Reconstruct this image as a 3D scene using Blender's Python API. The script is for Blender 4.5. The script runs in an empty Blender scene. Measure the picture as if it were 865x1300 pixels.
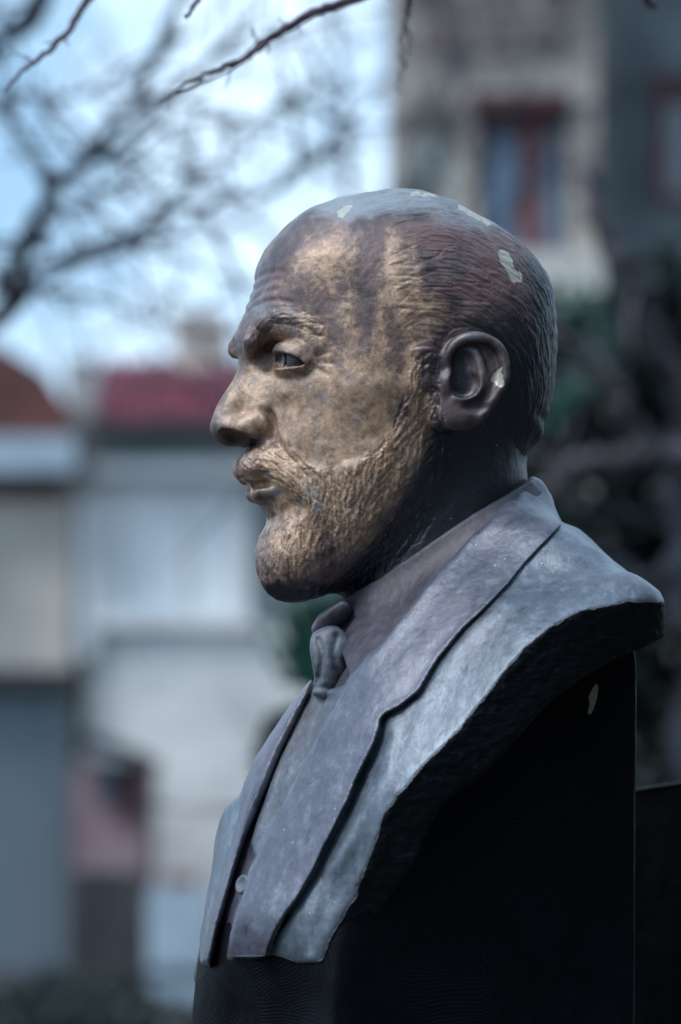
import bpy, math, random
import numpy as np
from mathutils import Vector, Matrix, kdtree, noise as mnoise

# ------------------------------------------------------------------ camera, sky, sun
SC = bpy.context.scene
COL = SC.collection
MM = 0.001
BZ = 1.75                      # height of the bust's reference point (metres)
DIST = 2436.0                  # camera distance in mm
PITCH = math.radians(5.0)
CP, SP = math.cos(PITCH), math.sin(PITCH)
cam_d = bpy.data.cameras.new('camera')
cam = bpy.data.objects.new('camera', cam_d)
COL.objects.link(cam)
cam.location = (0, -DIST * CP * MM, BZ - DIST * SP * MM)
cam.rotation_euler = (math.pi / 2 + PITCH, 0, 0)
cam_d.sensor_fit = 'VERTICAL'
cam_d.sensor_height = 36.0
cam_d.lens = 18.0 / (325.0 / DIST)
cam_d.clip_end = 2000
cam_d.clip_start = 0.05
cam_d.dof.use_dof = True
cam_d.dof.focus_distance = (DIST - 65) * MM
cam_d.dof.aperture_fstop = 5.8
cam_d.dof.aperture_blades = 0
SC.camera = cam

SC.view_settings.view_transform = 'Standard'
SC.view_settings.look = 'None'
SC.view_settings.gamma = 1.0
SC.view_settings.use_curve_mapping = False
SC.view_settings.exposure = 0.52

SUN_EL, SUN_AZ = math.radians(50), math.radians(-128)     # azimuth from +Y towards +X; light comes from upper left
W = bpy.data.worlds.new('World')
SC.world = W
W.use_nodes = True
nt = W.node_tree
for n in list(nt.nodes):
    nt.nodes.remove(n)
wo = nt.nodes.new('ShaderNodeOutputWorld')
bg = nt.nodes.new('ShaderNodeBackground')
sky = nt.nodes.new('ShaderNodeTexSky')
sky.sky_type = 'NISHITA'
sky.sun_disc = False
sky.sun_elevation = SUN_EL
sky.sun_rotation = SUN_AZ
sky.air_density = 1.0
sky.dust_density = 1.0
sky.ozone_density = 2.0
# broken cloud over the blue
tc = nt.nodes.new('ShaderNodeTexCoord')
cn = nt.nodes.new('ShaderNodeTexNoise')
cn.inputs['Scale'].default_value = 14.0
cn.inputs['Detail'].default_value = 4.0
cr = nt.nodes.new('ShaderNodeValToRGB')
cr.color_ramp.elements[0].position = 0.38
cr.color_ramp.elements[0].color = (2.7, 4.6, 6.7, 1)
cr.color_ramp.elements[1].position = 0.62
cr.color_ramp.elements[1].color = (8.3, 10.6, 12.8, 1)
mx = nt.nodes.new('ShaderNodeMix')
mx.data_type = 'RGBA'
mx.inputs['Factor'].default_value = 0.8
nt.links.new(tc.outputs['Generated'], cn.inputs['Vector'])
nt.links.new(cn.outputs['Fac'], cr.inputs['Fac'])
nt.links.new(sky.outputs['Color'], mx.inputs['A'])
nt.links.new(cr.outputs['Color'], mx.inputs['B'])
nt.links.new(mx.outputs['Result'], bg.inputs['Color'])
bg.inputs['Strength'].default_value = 0.112
nt.links.new(bg.outputs['Background'], wo.inputs['Surface'])

sd = bpy.data.lights.new('sun', 'SUN')
sd.energy = 1.5
sd.angle = math.radians(18)
sd.color = (1.0, 0.98, 0.955)
sun = bpy.data.objects.new('sun', sd)
COL.objects.link(sun)
sdir = Vector((math.sin(SUN_AZ) * math.cos(SUN_EL), math.cos(SUN_AZ) * math.cos(SUN_EL), math.sin(SUN_EL)))
sun.rotation_euler = sdir.to_track_quat('Z', 'Y').to_euler()
sun.location = (0, 0, 30)

# ------------------------------------------------------------------ object helpers
def tag(o, label=None, cat=None, group=None, kind=None):
    if label: o['label'] = label
    if cat: o['category'] = cat
    if group: o['group'] = group
    if kind: o['kind'] = kind
    return o

def empty(name, loc, rz=0.0):
    o = bpy.data.objects.new(name, None)
    o.empty_display_size = 0.1
    o.location = loc
    o.rotation_euler = (0, 0, rz)
    COL.objects.link(o)
    return o

def link(name, me, mat, parent=None, loc=None):
    o = bpy.data.objects.new(name, me)
    if mat is not None and not me.materials:
        me.materials.append(mat)
    COL.objects.link(o)
    if parent is not None:
        o.parent = parent
    if loc is not None:
        o.location = loc
    return o
H_HEAD, H_EAR, H_COAT, H_LAP = 0.8, 0.7, 1.5, 1.05
# ------------------------------------------------------------------ sculpting tools (all in millimetres round the reference point)
CAMV = np.array([0.0, -DIST * CP, -DIST * SP])
VDIR = np.array([0.0, CP, SP]); VUP = np.array([0.0, -SP, CP]); VRT = np.array([1.0, 0.0, 0.0])

def screen(P):
    d = P - CAMV
    w = d @ VDIR
    return np.stack([432.5 + (d @ VRT) / w * DIST * 2, 650 - (d @ VUP) / w * DIST * 2], -1)

class Frame:
    """u forward (towards the left of the photo), v towards the camera side, z up"""
    def __init__(s, deg, ox, oy=0.0):
        a = math.radians(deg)
        s.F = np.array([-math.cos(a), -math.sin(a), 0.0]); s.L = np.array([math.sin(a), -math.cos(a), 0.0])
        s.O = np.array([ox, oy, 0.0])
    def w(s, q):
        q = np.asarray(q, float)
        return s.O + q[..., :1] * s.F + q[..., 1:2] * s.L + q[..., 2:3] * np.array([0, 0, 1.0])
    def l(s, P):
        d = P - s.O
        return np.stack([d @ s.F, d @ s.L, d[..., 2]], -1)
    def pix(s, px, py, v):
        """the point of the plane v = const seen at photo pixel px, py, as (u, v, z)"""
        r = VDIR * DIST + VRT * (px - 432.5) * .5 + VUP * (650 - py) * .5
        t = (v - (CAMV - s.O) @ s.L) / (r @ s.L)
        q = s.l(CAMV + r * t)
        return np.array([q[0], v, q[2]])

HF = Frame(16, 33.75)
TF = Frame(28, 61.0)

def hyp(*a):
    s = a[0] * a[0]
    for b in a[1:]:
        s = s + b * b
    return np.sqrt(s)

def sphere(p, c, r): return hyp(p[:, 0] - c[0], p[:, 1] - c[1], p[:, 2] - c[2]) - r

def ell(p, c, r, rot=None):
    q = p - np.asarray(c)
    if rot is not None: q = q @ rot
    k = np.sqrt(((q / np.asarray(r)) ** 2).sum(1))
    k2 = np.sqrt(((q / np.asarray(r) ** 2) ** 2).sum(1)) + 1e-9
    return k * (k - 1) / k2

def rotv(axis, deg):
    return np.array(Matrix.Rotation(math.radians(deg), 3, axis))

def cap(p, a, b, ra, rb):
    a = np.asarray(a, float); b = np.asarray(b, float)
    ab = b - a
    t = np.clip(((p - a) @ ab) / (ab @ ab), 0, 1)
    d = p - a - t[:, None] * ab
    return np.sqrt((d * d).sum(1)) - (ra + (rb - ra) * t)

def smin(a, b, k):
    h = np.maximum(k - np.abs(a - b), 0) / k
    return np.minimum(a, b) - h * h * k * .25

def smax(a, b, k): return -smin(-a, -b, k)

def chain(p, pts, rs, k=3.0):
    f = None
    for i in range(len(pts) - 1):
        c = cap(p, pts[i], pts[i + 1], rs[i], rs[i + 1])
        f = c if f is None else (np.minimum(f, c) if k <= 0 else smin(f, c, k))
    return f

def up(pts, rs, n=4):
    q = spline([list(a) + [r] for a, r in zip(pts, rs)], n)
    return q[:, :3], q[:, 3]

def gb(p, c, s):
    """gaussian blob"""
    q = (p - np.asarray(c)) / np.asarray(s)
    return np.exp(-(q * q).sum(1))

def sst(a, b, x):
    t = np.clip((x - a) / (b - a), 0, 1)
    return t * t * (3 - 2 * t)

def spline(pts, n=8, closed=False):
    """Catmull-Rom through 2-D or 3-D points"""
    P = np.asarray(pts, float)
    if closed:
        Q = np.vstack([P[-1], P, P[0], P[1]])
    else:
        Q = np.vstack([2 * P[0] - P[1], P, 2 * P[-1] - P[-2]])
    out = []
    for i in range(len(Q) - 3):
        a, b, c, d = Q[i:i + 4]
        for k in range(n):
            t = k / n
            out.append(.5 * (2 * b + (c - a) * t + (2 * a - 5 * b + 4 * c - d) * t * t + (3 * b - a - 3 * c + d) * t ** 3))
    if not closed: out.append(P[-1])
    return np.array(out)

class Grid2:
    """signed distance (mm, negative inside) to a polygon given in photo pixels, or to an open curve (unsigned), sampled on a 2-px grid"""
    def __init__(s, pts, closed=True, n=4, step=2.0, mar=140, smooth=True, sc=0.5):
        C = spline(pts, n, closed) if smooth else np.asarray(pts, float)
        if closed: C2 = np.roll(C, -1, 0); A = C; B = C2
        else: A = C[:-1]; B = C[1:]
        s.x0, s.y0 = C.min(0) - mar; x1, y1 = C.max(0) + mar
        s.st = step
        xs = np.arange(s.x0, x1, step); ys = np.arange(s.y0, y1, step)
        X, Y = np.meshgrid(xs, ys, indexing='ij')
        best = np.full(X.shape, 1e9); ins = np.zeros(X.shape, bool)
        for a, b in zip(A, B):
            e = b - a; L = e @ e + 1e-12
            wx = X - a[0]; wy = Y - a[1]
            t = np.clip((wx * e[0] + wy * e[1]) / L, 0, 1)
            best = np.minimum(best, (wx - t * e[0]) ** 2 + (wy - t * e[1]) ** 2)
            if closed:
                c = (a[1] > Y) != (b[1] > Y)
                with np.errstate(divide='ignore', invalid='ignore'):
                    xi = (b[0] - a[0]) * (Y - a[1]) / (b[1] - a[1]) + a[0]
                ins ^= c & (X < xi)
        s.g = np.sqrt(best) * sc
        if closed: s.g = np.where(ins, -s.g, s.g)
    def __call__(s, q):
        fx = np.clip((q[:, 0] - s.x0) / s.st, 0, s.g.shape[0] - 1.001); fy = np.clip((q[:, 1] - s.y0) / s.st, 0, s.g.shape[1] - 1.001)
        i = fx.astype(int); j = fy.astype(int); a = fx - i; b = fy - j
        g = s.g
        return (g[i, j] * (1 - a) + g[i + 1, j] * a) * (1 - b) + (g[i, j + 1] * (1 - a) + g[i + 1, j + 1] * a) * b

def surface_nets(f, lo, hi, h, smooth=1, lip=1.6, sym=False):
    """polygonise f(points)=0 inside the box lo..hi on a grid of pitch h; only blocks near the surface are evaluated"""
    lo = np.asarray(lo, float); hi = np.asarray(hi, float)
    B = 12
    nb = np.ceil((hi - lo) / h / B).astype(int)
    if sym:                                              # mirrored across v = 0: only one half is evaluated
        nb[1] += nb[1] % 2
        lo[1] = -nb[1] * B * h / 2
    n = nb * B + 1
    V = np.full(n, 1e3, np.float32)
    ii = np.stack(np.meshgrid(*[np.arange(k) for k in nb], indexing='ij'), -1).reshape(-1, 3)
    if sym: ii = ii[ii[:, 1] >= nb[1] // 2]
    cen = lo + (ii * B + B / 2) * h
    fc = f(cen)
    act = np.abs(fc) < B * h * .87 * lip + 2
    for b in ii[(~act) & (fc < 0)]:
        s = b * B
        V[s[0]:s[0] + B + 1, s[1]:s[1] + B + 1, s[2]:s[2] + B + 1] = -1e3
    # note: inactive outside blocks keep +1e3
    loc = np.stack(np.meshgrid(*[np.arange(B + 1)] * 3, indexing='ij'), -1).reshape(-1, 3)
    A = ii[act]
    CH = 250
    for k in range(0, len(A), CH):
        a = A[k:k + CH]
        idx = (a[:, None, :] * B + loc[None]).reshape(-1, 3)
        val = f(lo + idx * h)
        V[idx[:, 0], idx[:, 1], idx[:, 2]] = val
    if sym:
        m = nb[1] * B // 2
        V[:, :m] = V[:, :m:-1]
    S = V < 0
    c = np.zeros(n - 1, np.int8)
    for dx in (0, 1):
        for dy in (0, 1):
            for dz in (0, 1):
                c += S[dx:n[0] - 1 + dx, dy:n[1] - 1 + dy, dz:n[2] - 1 + dz]
    cells = np.argwhere((c > 0) & (c < 8))
    off = np.array([[0, 0, 0], [1, 0, 0], [0, 1, 0], [1, 1, 0], [0, 0, 1], [1, 0, 1], [0, 1, 1], [1, 1, 1]])
    cv = np.stack([V[cells[:, 0] + o[0], cells[:, 1] + o[1], cells[:, 2] + o[2]] for o in off], 1).astype(float)
    acc = np.zeros((len(cells), 3)); cnt = np.zeros(len(cells))
    for a, b in ((0, 1), (2, 3), (4, 5), (6, 7), (0, 2), (1, 3), (4, 6), (5, 7), (0, 4), (1, 5), (2, 6), (3, 7)):
        va, vb = cv[:, a], cv[:, b]
        m = (va < 0) != (vb < 0)
        t = np.where(m, va / np.where(m, va - vb, 1), 0)
        acc += np.where(m[:, None], off[a] + t[:, None] * (off[b] - off[a]), 0)
        cnt += m
    P = lo + (cells + acc / cnt[:, None]) * h
    idm = np.full(n - 1, -1, np.int32)
    idm[cells[:, 0], cells[:, 1], cells[:, 2]] = np.arange(len(cells))
    quads = []
    for ax in range(3):
        u, w = [(1, 2), (2, 0), (0, 1)][ax]
        sl0 = [slice(None)] * 3; sl1 = [slice(None)] * 3
        sl0[ax] = slice(0, n[ax] - 1); sl1[ax] = slice(1, n[ax])
        E = S[tuple(sl0)] != S[tuple(sl1)]
        e = np.argwhere(E)
        e = e[(e[:, u] > 0) & (e[:, w] > 0) & (e[:, u] < n[u] - 1) & (e[:, w] < n[w] - 1)]
        du = np.zeros(3, int); du[u] = 1
        dw = np.zeros(3, int); dw[w] = 1
        g = lambda q: idm[q[:, 0], q[:, 1], q[:, 2]]
        Q = np.stack([g(e - du - dw), g(e - dw), g(e), g(e - du)], 1)
        ins = S[e[:, 0], e[:, 1], e[:, 2]]
        Q = np.where(ins[:, None], Q, Q[:, ::-1])
        quads.append(Q)
    Q = np.concatenate(quads)
    Q = Q[(Q >= 0).all(1)]
    for _ in range(smooth):
        s = np.zeros_like(P); k = np.zeros(len(P))
        for a, b in ((0, 1), (1, 2), (2, 3), (3, 0)):
            for c_ in range(3):
                s[:, c_] += np.bincount(Q[:, a], P[Q[:, b], c_], len(P)) + np.bincount(Q[:, b], P[Q[:, a], c_], len(P))
            k += np.bincount(Q[:, a], minlength=len(P)) + np.bincount(Q[:, b], minlength=len(P))
        P = P + .5 * (s / np.maximum(k, 1)[:, None] - P)
    return P, Q

def normals(P, Q):
    d1 = P[Q[:, 2]] - P[Q[:, 0]]; d2 = P[Q[:, 3]] - P[Q[:, 1]]
    fn = np.cross(d1, d2)
    N = np.zeros_like(P)
    for k in range(4):
        for c in range(3):
            N[:, c] += np.bincount(Q[:, k], fn[:, c], len(P))
    return N / (np.linalg.norm(N, axis=1)[:, None] + 1e-12)

def to_mesh(name, P, Q, attrs=None, scale=MM, origin=(0, 0, 0)):
    """P in mm round the reference point"""
    me = bpy.data.meshes.new(name)
    me.vertices.add(len(P)); me.loops.add(Q.size); me.polygons.add(len(Q))
    me.vertices.foreach_set('co', ((P - np.asarray(origin)) * scale).astype(np.float32).ravel())
    me.loops.foreach_set('vertex_index', Q.astype(np.int32).ravel())
    me.polygons.foreach_set('loop_start', np.arange(0, Q.size, Q.shape[1], dtype=np.int32))
    me.polygons.foreach_set('use_smooth', np.ones(len(Q), bool))
    me.update(calc_edges=True)
    for k, a in (attrs or {}).items():
        at = me.attributes.new(k, 'FLOAT', 'POINT')
        at.data.foreach_set('value', a.astype(np.float32))
    return me

_rs = np.random.RandomState(7)
_NL = _rs.rand(64, 64, 64).astype(np.float32)
def vnoise(P, s, seed=0):
    """smooth value noise 0..1, feature size s mm"""
    q = P / s + seed * 17.31 + 1000
    i = np.floor(q).astype(int); t = q - i; t = t * t * (3 - 2 * t)
    r = 0
    for dx in (0, 1):
        for dy in (0, 1):
            for dz in (0, 1):
                w = (t[:, 0] if dx else 1 - t[:, 0]) * (t[:, 1] if dy else 1 - t[:, 1]) * (t[:, 2] if dz else 1 - t[:, 2])
                r = r + w * _NL[(i[:, 0] + dx) & 63, (i[:, 1] + dy) & 63, (i[:, 2] + dz) & 63]
    return r

def fbm(P, s, o=4, seed=0):
    r = 0; a = .5; t = 0
    for k in range(o):
        r = r + a * vnoise(P, s / 2 ** k, seed + k); t += a; a *= .55
    return r / t

def strokes(P, N, mask, count, flow, length, radius, depth, rnd, jitter=.25, step=1.4, wob=.3):
    """tooled grooves (and the ridges between them): walk from random points of the mask along flow(p), pressing the surface in"""
    idx = np.nonzero(mask > .35)[0]
    if not len(idx): return np.zeros(len(P))
    starts = idx[rnd.randint(0, len(idx), count)]
    L = rnd.uniform(*length, size=count); R = rnd.uniform(*radius, size=count); D = rnd.uniform(*depth, size=count)
    n = int(max(L) / step) + 1
    p = P[starts] + rnd.normal(0, .4, (count, 3)); nn = N[starts]
    kd = kdtree.KDTree(len(idx))
    for i in idx: kd.insert(P[i], int(i))
    kd.balance()
    out = np.zeros(len(P))
    ang = rnd.normal(0, jitter, count); bend = rnd.normal(0, wob, count)
    for k in range(n):
        d = flow(p)
        d = d - (d * nn).sum(1)[:, None] * nn
        d /= np.linalg.norm(d, axis=1)[:, None] + 1e-9
        b = np.cross(nn, d)
        a = ang + bend * (k * step / 10.0)
        d = d * np.cos(a)[:, None] + b * np.sin(a)[:, None]
        alive = (k * step) < L
        taper = np.sin(np.clip(k * step / L, 0, 1) * math.pi) ** .6
        for j in np.nonzero(alive)[0]:
            r = R[j]; dj = D[j] * taper[j]
            near = kd.find_range(p[j], r * 1.6)
            for co, i, dist in near:
                w = dist / (r * 1.6)
                val = -dj * (1 - w * w) ** 2
                if dj > 0:
                    if val < out[i]: out[i] = val
                else:
                    if val > out[i]: out[i] = val
            if near:
                q = kd.find(p[j] + d[j] * step)
                p[j] = q[0]; nn[j] = N[q[1]]
    return out
# ------------------------------------------------------------------ the head (frame HF)
def hp(px, py, v=0.0): return HF.pix(px, py, v)

_prof = [(509, 239.5), (543, 243), (581.5, 256), (615.5, 276), (649.5, 298), (674, 321), (691, 346), (702, 371), (705.5, 402), (706, 436), (703, 478),
         (698, 509), (690, 538), (680, 562), (640, 590), (590, 630), (540, 675), (500, 712), (455, 742), (417, 752), (388, 754), (362, 751), (344, 743),
         (334, 731), (329, 716), (329, 699), (332, 684), (333, 668), (330, 652), (321, 640), (318, 626), (316, 617), (311, 606), (310, 594), (314, 578), (321, 560),
         (325, 535), (322, 505), (315, 480), (309, 462), (307, 448), (303, 434), (303, 420), (309, 399), (318, 373), (324, 342), (334, 320), (349, 302), (373, 278), (400, 261), (436, 249), (470, 243)]
_P = np.array([hp(a, b) for a, b in _prof])[:, [0, 2]]
HC = np.array([-6.0, 92.0])
_C = spline(_P, 6, True)
_phi = np.arctan2(_C[:, 1] - HC[1], _C[:, 0] - HC[0]); _R = np.hypot(_C[:, 0] - HC[0], _C[:, 1] - HC[1])
_tab = np.linspace(-math.pi, math.pi, 1441)
_o = np.argsort(_phi)
_RT = np.interp(_tab, np.concatenate([_phi[_o] - 2 * math.pi, _phi[_o], _phi[_o] + 2 * math.pi]), np.tile(_R[_o], 3))
_k = np.hanning(9); _k /= _k.sum()
_RT = np.convolve(np.concatenate([_RT[-9:-1], _RT, _RT[1:9]]), _k, 'same')[8:-8]

_k = np.hanning(161); _k /= _k.sum()
_RS = np.convolve(np.concatenate([_RT[-121:-1], _RT, _RT[1:121]]), _k, 'same')[120:-120]

EYE = hp(379, 460, 31.5)
ER = 14.0

def head_base(p):
    du = p[:, 0] - HC[0]; dz = p[:, 2] - HC[1]
    r = hyp(du, dz); ph = np.arctan2(dz, du)
    R = np.interp(ph, _tab, _RS)
    R = R + (np.interp(ph, _tab, _RT) - R) * sst(.72, .97, r / R)
    # half width and roundness by direction
    Wd = np.interp(np.degrees(ph), [-180, -140, -95, -60, -40, -10, 20, 60, 100, 150, 180], [75, 68, 66, 69, 71, 74, 75, 77, 78, 77, 75])
    n = np.interp(np.degrees(ph), [-180, -120, -60, -30, 0, 30, 90, 180], [2.3, 2.4, 2.35, 2.3, 2.3, 2.35, 2.25, 2.3])
    t = sst(0, 60, r)
    Wd = 75 + (Wd - 75) * t; n = 2.3 + (n - 2.3) * t
    k = ((r / R) ** n + (np.abs(p[:, 1]) / Wd) ** n) ** (1 / n)
    return (k - 1) * np.minimum(R, Wd) * .95

def head_s1(p):
    """skull, jaw and the big planes of the face"""
    f = head_base(p)
    g = lambda c, s, a: a * gb(p, c, s)
    f += g((52, 70, 128), (26, 22, 26), 4.0)              # temple
    f += g((44, 66, 40), (20, 16, 18), 3.0)               # hollow of the cheek
    f -= g((52, 58, 72), (20, 14, 11), 3.5)               # cheekbone
    f -= g((5, 64, 72), (45, 16, 7), 2.0)
    f -= g((-10, 62, 15), (22, 18, 26), 3.0)              # angle of the jaw
    C = np.interp(p[:, 2], [-60, -40, -10, 20, 50, 72, 97, 125, 150, 175], [64, 67, 75, 80.5, 81, 82, 82, 88, 95, 110])
    f = smax(f, .68 * p[:, 0] + .733 * p[:, 1] - C, 18)
    so = ell(p, EYE + np.array([18, 1, 6]), (18, 19, 13.5))
    f = smax(f, -so, 10)
    f += g((88, 13, EYE[2] + 4), (12, 8, 10), 3.0)
    return f

def fit_outline():
    """adjust the section radii until the outline seen by the camera is the traced one"""
    global _RT, _RS
    c0 = screen(HF.w(np.array([[HC[0], 0, HC[1]]])))[0]
    C = spline(_prof, 6, True) - c0
    ta = np.arctan2(-C[:, 1], -C[:, 0]); tr = np.hypot(C[:, 0], C[:, 1])
    o = np.argsort(ta)
    ta = np.concatenate([ta[o] - 2 * math.pi, ta[o], ta[o] + 2 * math.pi]); tr = np.tile(tr[o], 3)
    ph = np.linspace(-math.pi, math.pi, 289)[:-1]; vs = np.linspace(-60, 60, 25)
    PH, VV = [x.ravel() for x in np.meshgrid(ph, vs, indexing='ij')]
    for it in range(5):
        lo_ = np.full(PH.shape, 20.0); hi_ = np.full(PH.shape, 170.0)
        for _ in range(16):
            m = (lo_ + hi_) / 2
            P = np.stack([HC[0] + m * np.cos(PH), VV, HC[1] + m * np.sin(PH)], -1)
            Q = P.copy(); Q[:, 1] = np.abs(Q[:, 1])
            ins = head_s1(Q) < 0
            lo_ = np.where(ins, m, lo_); hi_ = np.where(ins, hi_, m)
        S = screen(HF.w(P)) - c0
        sa = np.arctan2(-S[:, 1], -S[:, 0]); sr = np.hypot(S[:, 0], S[:, 1])
        b = np.floor((sa + math.pi) / (2 * math.pi) * 120).astype(int) % 120
        mx_ = np.zeros(120); np.maximum.at(mx_, b, sr)
        cen = (np.arange(120) + .5) / 120 * 2 * math.pi - math.pi
        tgt = np.interp(cen, ta, tr)
        ratio = np.clip(tgt / np.maximum(mx_, 1), .85, 1.1)
        rr_ = np.interp(_tab, np.concatenate([cen - 2 * math.pi, cen, cen + 2 * math.pi]), np.tile(ratio, 3))
        k = np.hanning(25); k /= k.sum()
        rr_ = np.convolve(np.concatenate([rr_[-21:-1], rr_, rr_[1:21]]), k, 'same')[20:-20]
        _RT = _RT * rr_
        k = np.hanning(161); k /= k.sum()
        _RS = np.convolve(np.concatenate([_RT[-121:-1], _RT, _RT[1:121]]), k, 'same')[120:-120]

def march(fn, fr, px, py):
    r = VDIR * DIST + VRT * (px - 432.5) * .5 + VUP * (650 - py) * .5
    L = np.linalg.norm(r); r = r / L
    t = L - 160
    for _ in range(60):
        P = fr.l((CAMV + r * t)[None])
        d = fn(P)[0]
        t += d * .8
        if abs(d) < .02: break
    q = P[0]; e = .5
    g = np.array([fn((q + e * np.eye(3)[k])[None])[0] - fn((q - e * np.eye(3)[k])[None])[0] for k in range(3)])
    return q, g / np.linalg.norm(g)

fit_outline()

def hs(px, py, inset=0.0):
    """point of the face under photo pixel px, py, pushed inwards by inset mm"""
    q, n = march(head_s1, HF, px, py)
    return q - n * inset

# feature lines, laid on the surface once
_brow = ([hp(310, 443, 12) - [5, 0, 0], hp(309, 433, 20) - [5, 0, 0]] + [hs(a, b, i) for a, b, i in ((321, 421, 1.6), (335, 409, 1.6), (354, 402, 2.0), (374, 404, 2.2), (391, 411, 2.4), (405, 420, 2.6))], [4.2, 5.2, 5.0, 4.4, 4.2, 4.0, 3.6, 2.6])
_fold = ([hs(356, 422, 4), hs(378, 427, 4), hs(397, 441, 4)], [7, 7, 5.5])
_lidc = [hs(347, 444, 1) , hs(353, 436, 1), hs(363, 433, 1), hs(376, 437, .6), hs(388, 446, .3), hs(390, 448, .3)]
_must = ([hp(311, 588, 4) - [9, 0, 0], hp(309, 592, 9) - [8, 0, 0], hs(334, 585, 6), hs(356, 597, 6), hs(376, 613, 6), hs(392, 630, 6), hs(404, 648, 5.6)], [8.8, 9.0, 9.6, 9.6, 9, 8, 6.4])
_mouth = [hp(311, 616, 0), hp(314, 615.5, 8), hs(328, 614.5, -.5), hs(341, 612.5, -.3), hs(354, 613.5, .5)]
_lipu = [hp(311, 610, 0) - [5, 0, 0], hp(315, 610, 9) - [4, 0, 0], hs(331, 607, 2.2), hs(350, 611, 2.0)]
_lipl = [hp(320, 626, 0) - [6, 0, 0], hp(322, 625, 8) - [5, 0, 0], hs(338, 622, 2.6), hs(353, 619, 2.2)]
_naso = [hs(351, 556, .6), hs(360, 572, .6), hs(374, 588, 1.2)]
_crow = [[hs(404, 452), hs(420, 447)], [hs(404, 460), hs(424, 462)], [hs(402, 467), hs(417, 476)]]
_wrink = [[hs(a, b) for a, b in l] for l in (((312, 398), (330, 385), (352, 380), (372, 384)), ((315, 388), (332, 372), (352, 367)), ((319, 374), (336, 359), (356, 354)), ((328, 352), (342, 346), (360, 345)))]
T_ = hp(267, 541, 0); TIP = T_ - np.array([11.5, 0, 0]); NAS = hp(309, 460, 0)
_ridge = ([NAS - [9, 0, 0], hp(297, 482, 0) - [9.3, 0, 0], hp(285, 503, 0) - [10, 0, 0], hp(274, 522, 0) - [10.5, 0, 0], TIP], [8.0, 8.3, 9.4, 10, 11.2])
_wall = ([NAS - [19, -4, 4], hp(318, 503, 8) - [9, 0, 0], hp(322, 533, 12) - [6, 0, 0]], [8, 10, 10])
_wing = ([hp(330, 519, 21), hp(343, 527, 22), hp(348, 541, 22), hp(345, 556, 21.5)], [1.2, 2.8, 3.8, 2.8])
hs_cheek = hs(372, 545, 4); _inner = hs(337, 440, 1)

_hairP = Grid2([(505, 300), (560, 282), (620, 288), (680, 325), (716, 380), (716, 500), (692, 568), (672, 578), (650, 545), (646, 470), (620, 418), (575, 414), (556, 446), (553, 530), (535, 500), (522, 450), (505, 400), (498, 350)])
_beardP = Grid2([(553, 450), (560, 530), (580, 565), (560, 640), (520, 705), (440, 775), (360, 775), (318, 735), (318, 668), (342, 668), (366, 668), (384, 660), (388, 652), (374, 636), (360, 620), (350, 608), (330, 601), (312, 604), (296, 612), (292, 578), (335, 562), (376, 578), (408, 598), (444, 588), (480, 560), (505, 520), (520, 480), (528, 440)])

def loc_(f, p, c, R, fn):
    """apply fn(f, p) only within R of c"""
    m = ((p - np.asarray(c)) ** 2).sum(1) < R * R
    if m.any(): f[m] = fn(f[m], p[m])
    return f

def lch(f, p, pr, k, sub=False, n=4, grow=0):
    pts, rs = up(pr[0], pr[1], n) if n else (np.asarray(pr[0]), np.asarray(pr[1]))
    c = (pts.min(0) + pts.max(0)) / 2; R = np.linalg.norm(pts - c, axis=1).max() + max(rs) + k + 3
    if sub: return loc_(f, p, c, R, lambda a, b: smax(a, -chain(b, pts, rs, 0), k))
    return loc_(f, p, c, R, lambda a, b: smin(a, chain(b, pts, rs, 0), k))

def groove(f, p, pts, amp, wid):
    c = np.mean(pts, 0); R = np.linalg.norm(np.asarray(pts) - c, axis=1).max() + wid * 3
    return loc_(f, p, c, R, lambda a, b: a + amp * np.exp(-(np.maximum(chain(b, pts, [.05] * len(pts), 0), 0) / wid) ** 2))

def mpx(p):
    """photo pixels of head points, taken on the near side for both halves"""
    m = p.copy(); m[:, 1] = np.abs(m[:, 1])
    return screen(HF.w(m))

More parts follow.
